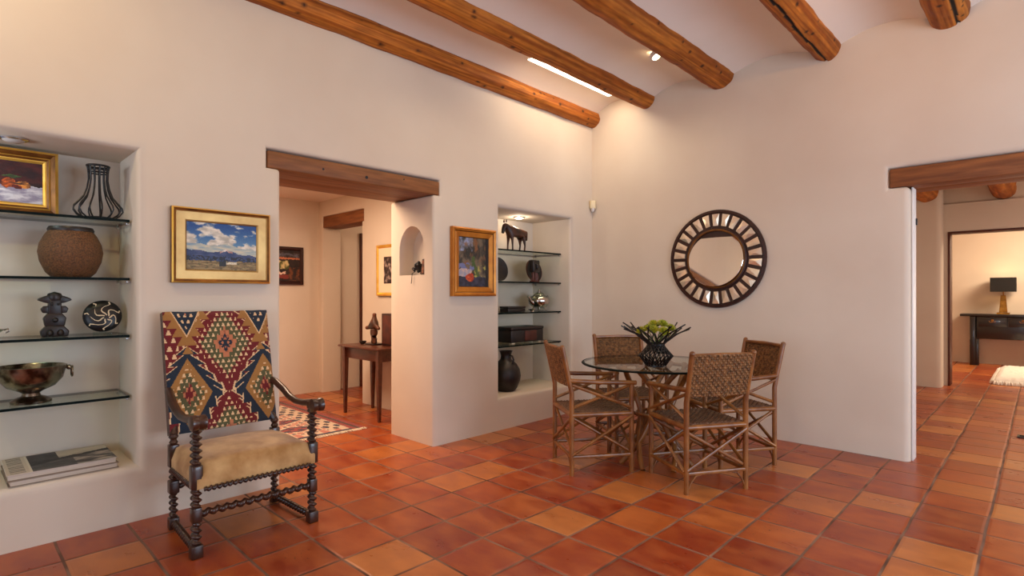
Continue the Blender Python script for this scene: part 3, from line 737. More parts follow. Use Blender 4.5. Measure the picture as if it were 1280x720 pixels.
def rattan_chair():
    t = thing('rattan_armchair', '', 'chair', group='rattan armchairs at the round glass table')
    W2, XB, XF = .215, -.22, .22
    for s in (-1, 1):
        MB().tube([(XB, s*W2, 0), (XB, s*W2, .3), (XB, s*W2, .57), (XB-.02, s*W2, .66), (XB-.07, s*W2*1.02, .885)], [.016, .017, .017, .016, .017], 10).sphere((XB-.071, s*W2*1.02, .885), .018, 10).build('leg', RATTAN, t)
        MB().tube([(XF, s*W2, 0), (XF, s*W2, .3), (XF, s*W2, .635)], .017, 10).build('leg', RATTAN, t)
        MB().tube([(XB-.025, s*W2, .655), (-.05, s*W2*1.02, .64), (XF+.03, s*W2*1.03, .628)], .016, 10).build('arm', RATTAN, t)
        b = MB(); b.tube([(XB, s*W2*.97, .46), (XF, s*W2*.97, .615)], .011, 8); b.tube([(XB, s*W2*1.03, .625), (XF, s*W2*1.03, .455)], .011, 8); b.build('side_brace', RATTAN, t)
        b = MB(); b.tube([(XB, s*W2*.95, .40), (XF, s*W2*.95, .14)], .011, 8); b.tube([(XB, s*W2*1.05, .14), (XF, s*W2*1.05, .40)], .011, 8); b.build('leg_brace', RATTAN, t)
        MB().tube([(XB, s*W2, .125), (XF, s*W2, .125)], .013, 8).build('stretcher', RATTAN, t)
        x = XB if s < 0 else XF
        MB().tube([(x, -W2, .128), (x, W2, .128)], .013, 8).build('stretcher', RATTAN, t)
        b = MB(); b.tube([(x-.01, -W2, .39), (x-.01, W2, .15)], .011, 8); b.tube([(x+.01, W2, .39), (x+.01, -W2, .15)], .011, 8); b.build('leg_brace', RATTAN, t)
        for sy in (-1, 1):
            d = -sy
            MB().tube([(x, sy*(W2-.012), .03), (x, sy*W2+d*.03, .07), (x, sy*W2+d*.065, .112), (x, sy*W2+d*.1, .118)], .007, 6).build('corner_brace', RATTAN, t)
    r = MB()
    for s in (-1, 1): r.tube([(XB, s*W2, .415), (XF, s*W2, .415)], .017, 10); r.tube([(s*XF, -W2, .415), (s*XF, W2, .415)], .017, 10)
    r.build('seat_frame', RATTAN, t)
    MB().tube([(XB-.068, -W2, .872), (XB-.08, 0, .876), (XB-.068, W2, .872)], .013, 8).build('top_rail', RATTAN, t)
    # rush seat: sagging woven pad wrapped over the rails
    st = woven(.455, .455, 20, 20, .005)
    for v in st.bm.verts:
        x, y, z = v.co; e = max(abs(x), abs(y))/.2275; v.co.z = z+.432-.016*(1-e*e)-(.03*max(0, e-.93)/.07)
    und = MB(); und.box(-.215, .215, -.21, .21, .405, .418, .004); st.join(und.bm)
    st.build('seat', SEATW, t, smooth=0)
    bk = woven(.46, .275, 28, 17, .003); back_m = Matrix.Translation((XB-.042, 0, .745)) @ Matrix.Rotation(-.235, 4, 'Y') @ Matrix(((0, 0, -1, 0), (1, 0, 0, 0), (0, 1, 0, 0), (0, 0, 0, 1)))
    for v in bk.bm.verts:
        v.co = back_m @ v.co; v.co.x -= .018*(1-(v.co.y/.23)**2)+.012*(1 if abs(v.co.y) > .2 else 0)*0
    bk.build('backrest', WEAVE, t, smooth=0)
    return t
TC = Vector((1.5, -1.28, 0))
def place(bx, by, fx, fy, off=.22): f = Vector((fx, fy)).normalized(); return (bx+f.x*off, by+f.y*off, 0), math.atan2(f.y, f.x)
specs = [((2.105, -1.588, -.86, .52), 'rattan armchair with its woven back to us, in front of the glass table'),
         ((1.08, -1.86, .57, .82), 'rattan armchair beside the corner niche, seen from its side'),
         ((.92, -.85, .82, -.57), 'rattan armchair behind the vase, only its patterned back clear of the table'),
         ((2.0, -.645, -.55, -.83), 'rattan armchair against the wall under the round mirror, half hidden by the nearest chair')]
rc = rattan_chair()
for i, (p, l) in enumerate(specs):
    loc, rz = place(*p)
    if i == 0: rc.location = loc; rc.rotation_euler = (0, 0, rz); rc['label'] = l
    else: dup(rc, loc, rz, l)

# ------------------------------------------------------------------ table, vase, flowers
t = thing('glass_table', 'round glass table on crossed rattan poles between four chairs', 'table', TC)
g = MB(); g.lathe([(0, .725), (.53, .725), (.545, .7265), (.55, .7325), (.545, .7385), (.53, .74), (0, .74)], 96)
for f in g.bm.faces: f.material_index = 1 if f.calc_center_median().xy.length > .528 else 0
g.build('tabletop', [TGLASS, GEDGE], t, smooth=30)
for k in range(8):
    a = 2*PI*k/8+.2
    for dirn in (1,) if k % 2 else (-1,):
        pts = []
        for i in range(11):
            q = i/10; ang = a+dirn*q*1.75; rad = .11+.165*abs(2*q-1)**1.5; pts.append((rad*math.cos(ang), rad*math.sin(ang), .715*q+.004))
        MB().tube(pts, .019, 10).build('leg', RATTAN, t)
rg = MB(); rg.tube([(.135*math.cos(2*PI*i/32), .135*math.sin(2*PI*i/32), .36) for i in range(33)], .012, 8); rg.build('binding_ring', RATTAN, t)
rg = MB(); rg.tube([(.28*math.cos(2*PI*i/40), .28*math.sin(2*PI*i/40), .702) for i in range(41)], .014, 8); rg.build('top_ring', RATTAN, t)

VL = Vector((1.615, -1.475, .7405))
t = thing('stick_vase', 'black vase of crossed sticks flaring wide, on the glass table', 'vase', VL)
v = MB(); rnd = random.Random(3)
NS = 21
for k in range(NS):
    for dr in (1, -1):
        a = 2*PI*k/NS+(.15 if dr < 0 else 0)
        P = lambda r, ang, z: (r*math.cos(ang), r*math.sin(ang), z)
        top = rnd.uniform(.9, 1.05); pts = [P(.065, a, .004), P(.118, a+dr*.35, .075), P(.055, a+dr*1.1, .155)]
        if (k+(dr < 0)) % 3 != 0: pts += [P(.145, a+dr*1.55, .23), P(.245*top, a+dr*1.75, .288*top)]
        v.tube(pts, .005, 6)
v.build('sticks', BLACKM, t)
b = MB(); b.lathe([(0, .001), (.075, .001), (.075, .010), (0, .012)], 28)
b.build('base', BLACKM, t)
MB().tube([(.055*math.cos(2*PI*i/24), .055*math.sin(2*PI*i/24), .155) for i in range(25)], .009, 8).build('neck_ring', BLACKM, t)
def bloom():
    b = MB(); rnd = random.Random(5)
    for k in range(58):
        th = k*2.39996; ph = .12+1.75*(k/58)**.8; d = Vector((math.sin(ph)*math.cos(th), math.sin(ph)*math.sin(th), math.cos(ph))); ln = .026+.014*k/58
        x, y = frame_axes(d); up = (Vector((0, 0, 1))-d*d.z); c = d*.008
        q = [c-x*.003, c+d*ln*.55-x*.0085+up*.004, c+d*ln+up*.010, c+d*ln*.55+x*.0085+up*.004, c+x*.003]
        t0 = [b.bm.verts.new(p) for p in q]; t1 = [b.bm.verts.new(p-up.normalized()*.0018 if up.length > .01 else p-d*.0018) for p in q]
        b.bm.faces.new(t0); b.bm.faces.new(t1[::-1])
        for a in range(5): b.bm.faces.new((t0[a], t1[a], t1[(a+1) % 5], t0[(a+1) % 5]))
    b.sphere((0, 0, 0), .012, 10); return b
fl = None
for k, (dx, dy, dz) in enumerate([(-.10, -.03, .232), (-.045, -.035, .25), (.012, -.05, .245), (.04, .02, .285), (.075, -.02, .235), (.01, .075, .28), (-.05, .06, .27), (.085, .05, .255), (-.02, .0, .282)]):
    if fl is None:
        fl = thing('green_flower', 'yellow-green flower head standing in the black stick vase', 'flower', (0, 0, 0), 0, 'flowers in the stick vase')
        bloom().build('bloom', LEAF, fl); MB().tube([(0, 0, -.02), (.004, 0, -.08), (0, 0, -.12)], .003, 6).build('stem', STEMG, fl); o = fl
    else: o = dup(fl, (0, 0, 0), k*1.3)
    o.location = VL+Vector((dx, dy, dz+.012)); o.rotation_euler = Vector((dx, dy, dz+.012-.15)).to_track_quat('Z', 'Y').to_euler()

# ------------------------------------------------------------------ round mirror
t = thing('round_mirror', 'round wall mirror in a dark frame ringed with small mirror tiles', 'mirror', (1.412, -.001, 1.58))
RX = Matrix.Rotation(PI/2, 4, 'X')     # local z -> -y (towards the room)
MB().lathe([(.0, 0), (.452, 0), (.456, .012), (.452, .022), (.43, .024), (.425, .012), (.29, .012), (.287, .026), (.262, .03), (.258, .010), (0, .008)], 72, mtx=RX).build('frame', DKBR, t)
gl = MB(); gl.lathe([(.259, .0), (.256, .003), (0, .003)], 64, mtx=Matrix.Translation((0, -.031, 0)) @ Matrix.Rotation(D(-7), 4, 'X') @ RX); gl.build('mirror_glass', MIRROR, t, smooth=0)
MB().lathe([(.274, .02), (.274, .032), (.266, .035), (.258, .032), (.258, .020)], 64, mtx=RX, closed=True).build('inner_rim', GOLDD, t)
rnd = random.Random(9)
for k in range(26):
    a = 2*PI*(k+.5)/26; m = RX @ Matrix.Rotation(a, 4, 'Z'); tl = MB(); h0, h1, hw0, hw1 = .305, .415, .021, .034
    dz = [rnd.uniform(-.006, .006) for _ in range(4)]
    pts = [(h0, -hw0), (h1, -hw1), (h1, hw1), (h0, hw0)]
    tp = [tl.bm.verts.new(m @ Vector((p[0], p[1], .0225+d))) for p, d in zip(pts, dz)]; lo2 = [tl.bm.verts.new(m @ Vector((p[0], p[1], .010))) for p in pts]
    ct = tl.bm.verts.new(m @ Vector((.36, rnd.uniform(-.008, .008), .028)))
    for i in range(4): tl.bm.faces.new((tp[i], tp[(i+1) % 4], ct)); tl.bm.faces.new((lo2[i], lo2[(i+1) % 4], tp[(i+1) % 4], tp[i]))
    tl.bm.faces.new(lo2[::-1]); tl.build('mirror_tile', MIRT, t, smooth=0)
t = thing('motion_sensor', 'small cream motion sensor high in the corner between the walls', 'sensor', (.035, -.035, 2.17))
m = Matrix.Rotation(PI/4, 4, 'Z')
MB().box(-.03, .03, -.022, .022, .02, .11, .008, mtx=m).build('case', CREAM, t); MB().lathe([(0, -.02), (.012, -.01), (.022, .02), (.02, .028)], 16).build('lens', WHITE, t)

# ------------------------------------------------------------------ things on the left shelves
SX = -.235
t = thing('wire_vase', 'black wire vase with a narrow neck on the top shelf', 'vase', (SX, -4.388, SL[0]+.001))
wp = [(.068, .004), (.098, .024), (.114, .05), (.110, .07), (.088, .098), (.066, .128), (.052, .17), (.044, .22), (.045, .26), (.05, .298)]
w = MB()
for k in range(13):
    a = 2*PI*k/13; w.tube([(r*math.cos(a), r*math.sin(a), z) for r, z in wp], .0042, 6)
w.build('wires', BLACKM, t)
w = MB()
for r, z, th in ((.068, .005, .006), (.051, .298, .006), (.046, .275, .004), (.046, .262, .004)): w.tube([(r*math.cos(2*PI*i/32), r*math.sin(2*PI*i/32), z) for i in range(33)], th, 8)
w.build('rings', BLACKM, t)
t = thing('woven_pot', 'round brown woven pot with a dark rim on the second shelf', 'basket', (SX, -4.508, SL[1]+.001))
MB().lathe([(0, .0), (.085, .0), (.11, .025), (.135, .085), (.142, .135), (.135, .18), (.115, .225), (.1, .248), (.088, .245), (.1, .2), (.1, .03), (0, .02)], 48, fn=lambda a, z: 1+.006*math.sin(40*a)*math.sin(z*420)).build('body', BASKETM, t)
MB().lathe([(.1, .246), (.103, .258), (.096, .272), (.086, .27), (.086, .25)], 40, closed=True).build('rim', DARKF, t)
# carved figure: stacked mask with brim, ears and feet
t = thing('carved_figure', 'small black carved totem figure on the third shelf', 'sculpture', (SX, -4.578, SL[2]+.001), PI/2)
f = MB()
f.prism([(-.055, 0), (.055, 0), (.06, .03), (.035, .06), (-.035, .06), (-.06, .03)], .06, bev=.006)
f.prism([(-.04, .055), (.04, .055), (.048, .10), (.03, .125), (-.03, .125), (-.048, .10)], .055, bev=.006)
f.prism([(-.03, .115), (.03, .115), (.026, .20), (-.026, .20)], .05, bev=.006)
for s in (-1, 1):
    f.prism([(s*.02, .125), (s*.05, .128), (s*.058, .15), (s*.045, .165), (s*.02, .165)], .04, bev=.004); f.prism([(s*.012, .176), (s*.04, .182), (s*.072, .196), (s*.066, .206), (s*.04, .218), (s*.012, .226)], .045, bev=.004)
    f.sphere((s*.022, -.028, .02), .02, 10, (.8, 1.2, 1)); f.sphere((s*.014, -.028, .175), .007, 8)
f.lathe([(.03, .195), (.036, .212), (.028, .232), (.0, .242)], 18); f.sphere((0, -.028, .09), .014, 8)
f.build('body', DARKF, t)
# black disc with cream swirls on a small stand
t = thing('swirl_disc', 'round black carved disc with cream swirls on the third shelf', 'ornament', (SX, -4.368, SL[2]+.001), PI/2-.15)
dm_ = Matrix.Translation((0, 0, .104)) @ Matrix.Rotation(-.22, 4, 'X') @ RX
MB().lathe([(0, -.018), (.06, -.016), (.086, -.006), (.09, .002), (.084, .012), (.06, .022), (0, .028)], 40, mtx=dm_).build('disc', BLACKM, t)
sw = MB()
for k in range(7):
    a0 = 2*PI*k/7+.5; pts = []
    for i in range(9):
        q = i/8; r = .012+.07*q; a = a0+.55*math.sin(q*5.2)+q*.3; ctr = (.018*(1-q), -.012*(1-q)); zz = .028-.018*((r/.09)**2)+.0005
        pts.append(dm_ @ Vector((ctr[0]+r*math.cos(a), ctr[1]+r*math.sin(a), zz)))
    sw.tube(pts, [.003+.001*math.sin(i) for i in range(9)], 6)
sw.build('inlay', CREAML, t)
MB().box(-.045, .045, -.03, .03, 0, .014, .004).build('stand', GLASS, t)
# footed bowl
t = thing('footed_bowl', 'tarnished silver footed bowl with ring handles on the lowest shelf', 'bowl', (-.25, -4.672, SL[3]+.001))
MB().lathe([(0, .0), (.085, 0), (.086, .012), (.07, .024), (.04, .036), (.036, .05), (.05, .06), (.1, .085), (.132, .125), (.143, .17), (.148, .186), (.15, .192), (.144, .194), (.138, .186), (.128, .13), (.095, .094), (.05, .072), (0, .066)], 56).build('body', SILVER, t)
for s in (-1, 1):
    h = MB(); h.sphere((0, s*.157, .172), .014, 10); h.tube([(0, s*.15, .172), (0, s*.176, .176)], .006, 8)
    h.tube([(.020*math.cos(2*PI*i/20), s*.17, .148+.026*math.sin(2*PI*i/20)) for i in range(21)], .005, 8); h.build('ring_handle', SILVER, t)
t = thing('silver_dish', 'small silver dish at the cut-off end of the third shelf', 'dish', (-.24, -4.845, SL[2]+.001))
MB().lathe([(0, 0), (.035, 0), (.03, .012), (.05, .03), (.068, .045), (.072, .05), (.064, .047), (.03, .02), (0, .016)], 32).build('body', SILVERC, t)
h = MB(); h.tube([(0, .066, .044), (0, .082, .05), (0, .086, .036), (0, .072, .03)], .004, 8); h.build('handle', SILVERC, t)
# large books lying on the sill
def cover(u, v):
    if u < .2: return (205, 192, 176) if (math.sin(v*70) > .1 or u < .03 or u > .17) else (120, 108, 98)
    if u < .225: return (216, 206, 190)
    hz = .52+.16*max(0, u-.5)*2-.5*max(0, .5-u)
    if v > hz+.05+.05*nz(u*6, 1): return mixc((196, 184, 164), (160, 150, 136), nz(u*3, v*3, 1)+.4) if u > .5 else mixc((64, 60, 58), (30, 30, 32), nz(u*5, v*5)+.5)
    if v > hz-.06: return (24, 24, 26)
    return mixc((52, 52, 54), (170, 160, 148) if u > .62 else (88, 86, 84), .5+nz(u*5, v*9, 2))
t = thing('photo_book', 'large book with a black and white landscape cover, topmost on the niche sill', 'book', (-.205, -4.556, .335))
MB().box(-.19, .165, -.22, .215, .003, .026, .001).build('pages', PAGES, t, smooth=0)
painted('cover', cover, lambda u, v: (.172-.37*v, -.225+.445*u, .0295), 90, 60, PAINT, t, thick=(0, 0, -.003))
MB().box(-.198, .172, -.225, .22, 0, .003).build('back_cover', BOOKC, t, smooth=0)
t = thing('photo_book', 'large pale book lying underneath the landscape book on the niche sill', 'book', (-.215, -4.553, .3065), .02)
MB().box(-.19, .175, -.218, .216, .003, .024, .001).build('pages', PAGES, t, smooth=0)
for z in (0, .0245): MB().box(-.198, .182, -.225, .222, z, z+.003).build('cover', BOOKC, t, smooth=0)

# ------------------------------------------------------------------ things in the corner niche
def skin_body(name, pts, edges, m, parent, sub=2):
    me = bpy.data.meshes.new(name); me.from_pydata([p[:3] for p in pts], edges, []); o = bpy.data.objects.new(name, me); COL.objects.link(o); o.parent = parent
    md = o.modifiers.new('skin', 'SKIN'); me.skin_vertices.new() if not me.skin_vertices else None
    for i, p in enumerate(pts):
        me.skin_vertices[0].data[i].radius = (p[3], p[3]); me.skin_vertices[0].data[i].use_root = i == 0
    s = o.modifiers.new('sub', 'SUBSURF'); s.levels = sub; s.render_levels = sub
    dg = bpy.context.evaluated_depsgraph_get(); nm_ = bpy.data.meshes.new_from_object(o.evaluated_get(dg)); o.modifiers.clear(); o.data = nm_
    nm_.materials.clear(); nm_.materials.append(m); nm_.polygons.foreach_set('use_smooth', [True]*len(nm_.polygons)); return o
t = thing('horse_figure', 'small dark horse figure with thin legs on the upper shelf by the corner', 'sculpture', (-.30, -.905, SR[0]+.001), -PI/2)
pts = [(-.09, 0, .205, .052), (0, 0, .20, .05), (.09, 0, .208, .05), (.135, 0, .245, .034), (.165, 0, .262, .03), (.185, 0, .215, .022), (.195, 0, .17, .016),
       (-.14, 0, .20, .03), (-.16, 0, .12, .008),
       (.085, .03, .12, .014), (.085, .032, .06, .009), (.085, .034, .004, .009), (.085, -.03, .12, .014), (.09, -.032, .06, .009), (.09, -.034, .004, .009),
       (-.09, .03, .12, .018), (-.10, .032, .065, .009), (-.09, .034, .004, .009), (-.09, -.03, .12, .018), (-.095, -.032, .065, .009), (-.085, -.034, .004, .009)]
skin_body('body', pts, [(0, 1), (1, 2), (2, 3), (3, 4), (4, 5), (5, 6), (0, 7), (7, 8), (2, 9), (9, 10), (10, 11), (2, 12), (12, 13), (13, 14), (0, 15), (15, 16), (16, 17), (0, 18), (18, 19), (19, 20)], HORSEM, t)
e = MB()
for s in (-1, 1): e.lathe([(.01, 0), (.008, .018), (0, .034)], 8, (.158, s*.016, .286))
e.build('ears', HORSEM, t)
def plate(label, loc, r, rz, rim, lean=.2):
    t = thing('round_plate', label, 'plate', loc, rz); m = Matrix.Translation((0, 0, r*math.cos(lean)+.004)) @ Matrix.Rotation(-lean, 4, 'X') @ RX
    MB().lathe([(0, -.012), (r*.7, -.012), (r*.94, .004), (r*.9, .012), (r*.6, .0), (0, -.002)], 44, mtx=m).build('dish', DARKF, t)
    MB().lathe([(r*.93, -.002), (r, .006), (r*.97, .016), (r*.9, .014)], 44, mtx=m, closed=True).build('rim', rim, t)
plate('round dark plate standing at the end of the second shelf, under the horse', (-.30, -1.16, SR[1]+.001), .122, PI/2, DARKF)
plate('round dark plate with a red rim standing behind the small figure', (-.37, -.56, SR[1]+.001), .125, PI/2, REDW)
t = thing('seated_figure', 'small carved figure with a dark square head and reddish legs', 'sculpture', (-.2, -.735, SR[1]+.001), PI/2+.2)
f = MB(); f.prism([(-.06, .10), (.06, .10), (.066, .218), (.05, .228), (-.05, .228), (-.066, .218)], .06, bev=.008)
f.sphere((0, -.036, .16), .02, 10, (1, .7, 1.6)); 
for s in (-1, 1): f.sphere((s*.028, -.03, .185), .012, 8)
f.build('head', DARKF, t)
f = MB(); f.box(-.05, .05, -.035, .03, 0, .018, .004)
for s in (-1, 1): f.tube([(s*.034, 0, .012), (s*.045, -.012, .05), (s*.03, 0, .105)], [.018, .014, .018], 10); f.tube([(s*.01, -.02, .015), (s*.012, -.02, .1)], .008, 8)
f.build('legs', REDW, t)
t = thing('silver_teapot', 'round silver teapot with a lid and spout on the third corner shelf', 'teapot', (-.28, -.57, SR[2]+.006), PI/2)
MB().lathe([(.05, .028), (.08, .04), (.112, .08), (.118, .11), (.1, .145), (.07, .16), (.06, .164), (.0, .16)], 36, fn=lambda a, z: 1+.02*math.cos(10*a)).build('body', SILVERC, t)
MB().lathe([(.066, .162), (.05, .182), (.02, .194), (.012, .2), (.018, .212), (.012, .224), (0, .228)], 28).build('lid', SILVERC, t)
MB().tube([(-.1, 0, .08), (-.14, 0, .105), (-.155, 0, .14), (-.178, 0, .152)], [.026, .018, .013, .012], 12).build('spout', SILVERC, t)
MB().tube([(.095, 0, .14), (.14, 0, .155), (.165, 0, .12), (.15, 0, .08), (.105, 0, .065)], .008, 10).build('handle', SILVERC, t)
for k in range(4):
    a = PI/4+k*PI/2; MB().tube([(.06*math.cos(a), .06*math.sin(a), .035), (.072*math.cos(a), .072*math.sin(a), .01), (.08*math.cos(a), .08*math.sin(a), .004)], [.008, .006, .008], 8).build('foot', SILVERC, t)
t = thing('dark_box', 'low dark lidded box beside the silver teapot', 'box', (-.28, -.975, SR[2]+.001), PI/2)
MB().box(-.125, .125, -.06, .06, 0, .034, .004).build('base', DARKF, t); MB().box(-.128, .128, -.063, .063, .036, .056, .006).build('lid', DARKF, t)
t = thing('silver_dish', 'tiny silver dish between the dark box and the teapot', 'dish', (-.17, -.80, SR[2]+.001))
MB().lathe([(0, 0), (.022, 0), (.02, .008), (.042, .022), (.045, .026), (.038, .022), (0, .01)], 24).build('body', SILVERC, t)
t = thing('wooden_chest', 'small dark wooden chest with a carved front on the lowest corner shelf', 'chest', (-.29, -.87, SR[3]+.001), PI/2)
MB().box(-.24, .24, -.12, .12, .016, .14, .006).build('body', DARKF, t); MB().box(-.246, .246, -.126, .126, .142, .170, .008).build('lid', DARKF, t)
for x in (-.2, .2):
    for y in (-.09, .09): MB().box(x-.022, x+.022, y-.022, y+.022, 0, .018, .004).build('foot', CREAML, t)
MB().box(-.045, .135, -.127, -.118, .03, .13, .003).build('front_panel', REDW, t)
t = thing('dark_jar', 'tall dark round jar with a narrow neck on the corner niche sill', 'vase', (-.22, -1.135, .302))
MB().lathe([(0, 0), (.085, 0), (.11, .03), (.14, .1), (.148, .15), (.138, .21), (.108, .262), (.075, .29), (.055, .31), (.05, .345), (.06, .38), (.068, .392), (.056, .392), (.042, .345), (0, .3)], 44).build('body', DARKF, t)
h = MB(); h.tube([(.05, 0, .35), (.09, 0, .345), (.105, 0, .31), (.095, 0, .275)], .009, 8); h.build('handle', DARKF, t)

# ------------------------------------------------------------------ arched recess
t = thing('dried_bloom', 'black dried flower drooping from the little arched recess', 'flower', (-.27, -2.165, 1.417))
fb = MB(); rnd = random.Random(2)
for k in range(22): fb.sphere(Vector((rnd.uniform(-.035, .035), rnd.uniform(-.02, .02), .055+rnd.uniform(-.045, .05))), rnd.uniform(.012, .02), 8)
fb.build('bloom', BLACKM, t)
MB().tube([(0, -.02, .03), (-.005, -.052, .01), (-.004, -.056, -.04), (-.012, -.056, -.075)], .003, 6).build('stem', DARKF, t)
t = thing('miniature_picture', 'tiny dark picture leaning in the little arched recess', 'picture', (-.168, -2.178, 1.4165), -.3)
t.rotation_euler = (-.12, 0, -.3)
MB().box(-.045, .045, -.012, .012, 0, .135, .004).build('frame', DKFR, t)
painted('canvas', lambda u, v: mixc((60, 30, 22), (150, 96, 66), .4+nz(u*4, v*4, 8)*1.4), lambda u, v: (-.032+.064*u, -.0135, .014+.106*v), 14, 18, PAINT, t)

# ------------------------------------------------------------------ desk and things on it
t = thing('small_desk', 'small dark wooden desk with tapered legs in the passage', 'table', (-1.385, -1.875, 0))
MB().box(-.40, .385, -.215, .215, .70, .722, .006).build('tabletop', DESKW, t)
MB().box(-.335, .325, -.165, .165, .585, .699, .004).build('apron', DESKW, t)
for sx, x in ((-1, -.325), (1, .318)):
    for sy in (-1, 1):
        y = sy*.165; l = MB(); tp, bt = .024, .013; q = []
        for z, w_ in ((0, bt), (.58, tp), (.698, tp)): q.append([l.bm.verts.new((x+a*w_+(0 if z else sx*.004), y+b*w_, z)) for a, b in ((-1, -1), (1, -1), (1, 1), (-1, 1))])
        for u1, u2 in zip(q, q[1:]):
            for i in range(4): l.bm.faces.new((u1[i], u1[(i+1) % 4], u2[(i+1) % 4], u2[i]))
        l.bm.faces.new(q[0][::-1]); l.bm.faces.new(q[-1]); l.build('leg', DESKW, t, smooth=0)
t = thing('dark_cabinet_box', 'upright dark wooden box standing at the back of the desk', 'box', (-1.17, -1.76, .723))
MB().box(-.15, .13, -.09, .09, 0, .33, .006).build('body', DKFR, t); MB().box(-.13, .11, -.096, -.088, .02, .31, .004).build('door', REDW, t)
t = thing('bronze_sculpture', 'small dark bronze standing figure on a base, on the small desk', 'sculpture', (-1.45, -1.86, .723))
skin_body('body', [(0, 0, .13, .035), (.0, 0, .2, .045), (.01, 0, .26, .035), (.01, 0, .30, .018), (.012, 0, .335, .03), (-.06, -.01, .18, .024), (-.125, -.02, .172, .02), (.06, 0, .19, .022), (.105, 0, .165, .018), (-.02, .01, .06, .026), (-.035, .01, .008, .024), (.03, -.01, .06, .026), (.04, -.01, .008, .024)],
          [(0, 1), (1, 2), (2, 3), (3, 4), (1, 5), (5, 6), (1, 7), (7, 8), (0, 9), (9, 10), (0, 11), (11, 12)], HORSEM, t)
MB().box(-.075, .08, -.06, .06, 0, .014, .004).build('base', DARKF, t)
t = thing('small_bowl', 'tiny dark bowl beside the bronze figure on the desk', 'bowl', (-1.60, -1.90, .723))
MB().lathe([(0, 0), (.02, 0), (.035, .02), (.038, .034), (.03, .032), (0, .012)], 20).build('body', DARKF, t)

# ------------------------------------------------------------------ kilim rug on the passage floor
def rug(u, v):
    RED, NAV, CRM, PNK, BRN = (142, 52, 42), (38, 36, 58), (206, 180, 152), (184, 112, 92), (74, 46, 40)
    if v > .91 or v < .09: return RED if abs(v-.955) > .012 else BRN
    if u < .03 or u > .975: return NAV
    if u > .93: return PNK if (math.sin(v*70) > 0) else CRM
    if v > .78 or v < .22: 
        a = math.sin(u*60)+math.sin(v*80); return NAV if a > .9 else (BRN if a < -1.2 else CRM)
    f = abs((u*5+.5) % 1-.5)*2+abs((v*2.4) % 1-.5)*1.4
    n = math.sin(u*90)*math.sin(v*70)
    if f < .45: return RED if n > -.2 else NAV
    if f < .62: return NAV
    if f < .8: return CRM if n < .4 else PNK
    return PNK if n > .1 else (NAV if n < -.55 else CRM)
t = thing('kilim_rug', 'patterned red, cream and navy kilim rug with fringe on the passage floor', 'rug', (-1.9, -2.93, .002))
painted('weave', rug, lambda u, v: (-.88+1.80*u, -.66+1.34*v, .008), 150, 120, KILIM, t, thick=(0, 0, -.007))
fr = MB(); rnd = random.Random(4)
for k in range(150):
    y = -.655+1.33*k/149; fr.tube([(.915, y, .006), (.945, y+rnd.uniform(-.008, .008), .004), (.965+rnd.uniform(-.01, .012), y+rnd.uniform(-.014, .014), .002)], .0028, 5)
fr.build('fringe', FRINGE, t)

# ------------------------------------------------------------------ far room
t = thing('console_table', 'black lacquered console table with drawers against the far wall', 'table', (3.35, 7.86, 0))
MB().box(-.83, .83, -.215, .215, .862, .905, .008).build('tabletop', BLACKW, t)
MB().box(-.60, .60, -.19, .19, .47, .861, .005).build('body', BLACKW, t)
for sx in (-1, 1):
    for y in (-.17, .17): MB().box(sx*.655-.038, sx*.655+.038, y-.03, y+.03, 0, .861, .005).build('leg', BLACKW, t)
    MB().box(sx*.60-.03, sx*.60+.03, -.185, -.12, 0, .47, .005).build('brace', BLACKW, t)
for i in range(3):
    x = -.39+.39*i; d = MB(); d.box(x-.185, x+.185, -.2, -.188, .69, .845, .004); d = d.build('drawer', BLACKW, t)
    h = MB(); h.tube([(x-.045, -.208, .79), (x-.03, -.216, .765), (x+.03, -.216, .765), (x+.045, -.208, .79)], .005, 6); h.lathe([(.022, 0), (.018, .008), (0, .01)], 16, mtx=Matrix.Translation((x, -.2, .795)) @ RX); h.build('handle', GOLDD, d)
t = thing('table_lamp', 'lit table lamp with a square black shade and tapered gold base on the console', 'lamp', (3.095, 7.83, .906))
b = MB(); q = []
for z, w_ in ((0, .085), (.03, .085), (.031, .055), (.33, .034)): q.append([b.bm.verts.new((a*w_, c*w_, z)) for a, c in ((-1, -1), (1, -1), (1, 1), (-1, 1))])
for u1, u2 in zip(q, q[1:]):
    for i in range(4): b.bm.faces.new((u1[i], u1[(i+1) % 4], u2[(i+1) % 4], u2[i]))
b.bm.faces.new(q[0][::-1]); b.bm.faces.new(q[-1]); b.build('base', BRASSL, t, smooth=0)
MB().tube([(0, 0, .33), (0, 0, .47)], .008, 8).build('stem', BRASSL, t)
s = MB(); w0, w1 = .165, .155
for sx, sy, ax in ((1, 0, 0), (-1, 0, 0), (0, 1, 1), (0, -1, 1)):
    if ax == 0: s.box(sx*w0-.003, sx*w0+.003, -w0, w0, .39, .635)
    else: s.box(-w0, w0, sy*w0-.003, sy*w0+.003, .39, .635)
s.build('lamp_shade', SHADE, t)
MB().sphere((0, 0, .50), .04, 14).build('bulb', emit_mat('bulb_glow', (255, 196, 110), 22), t)
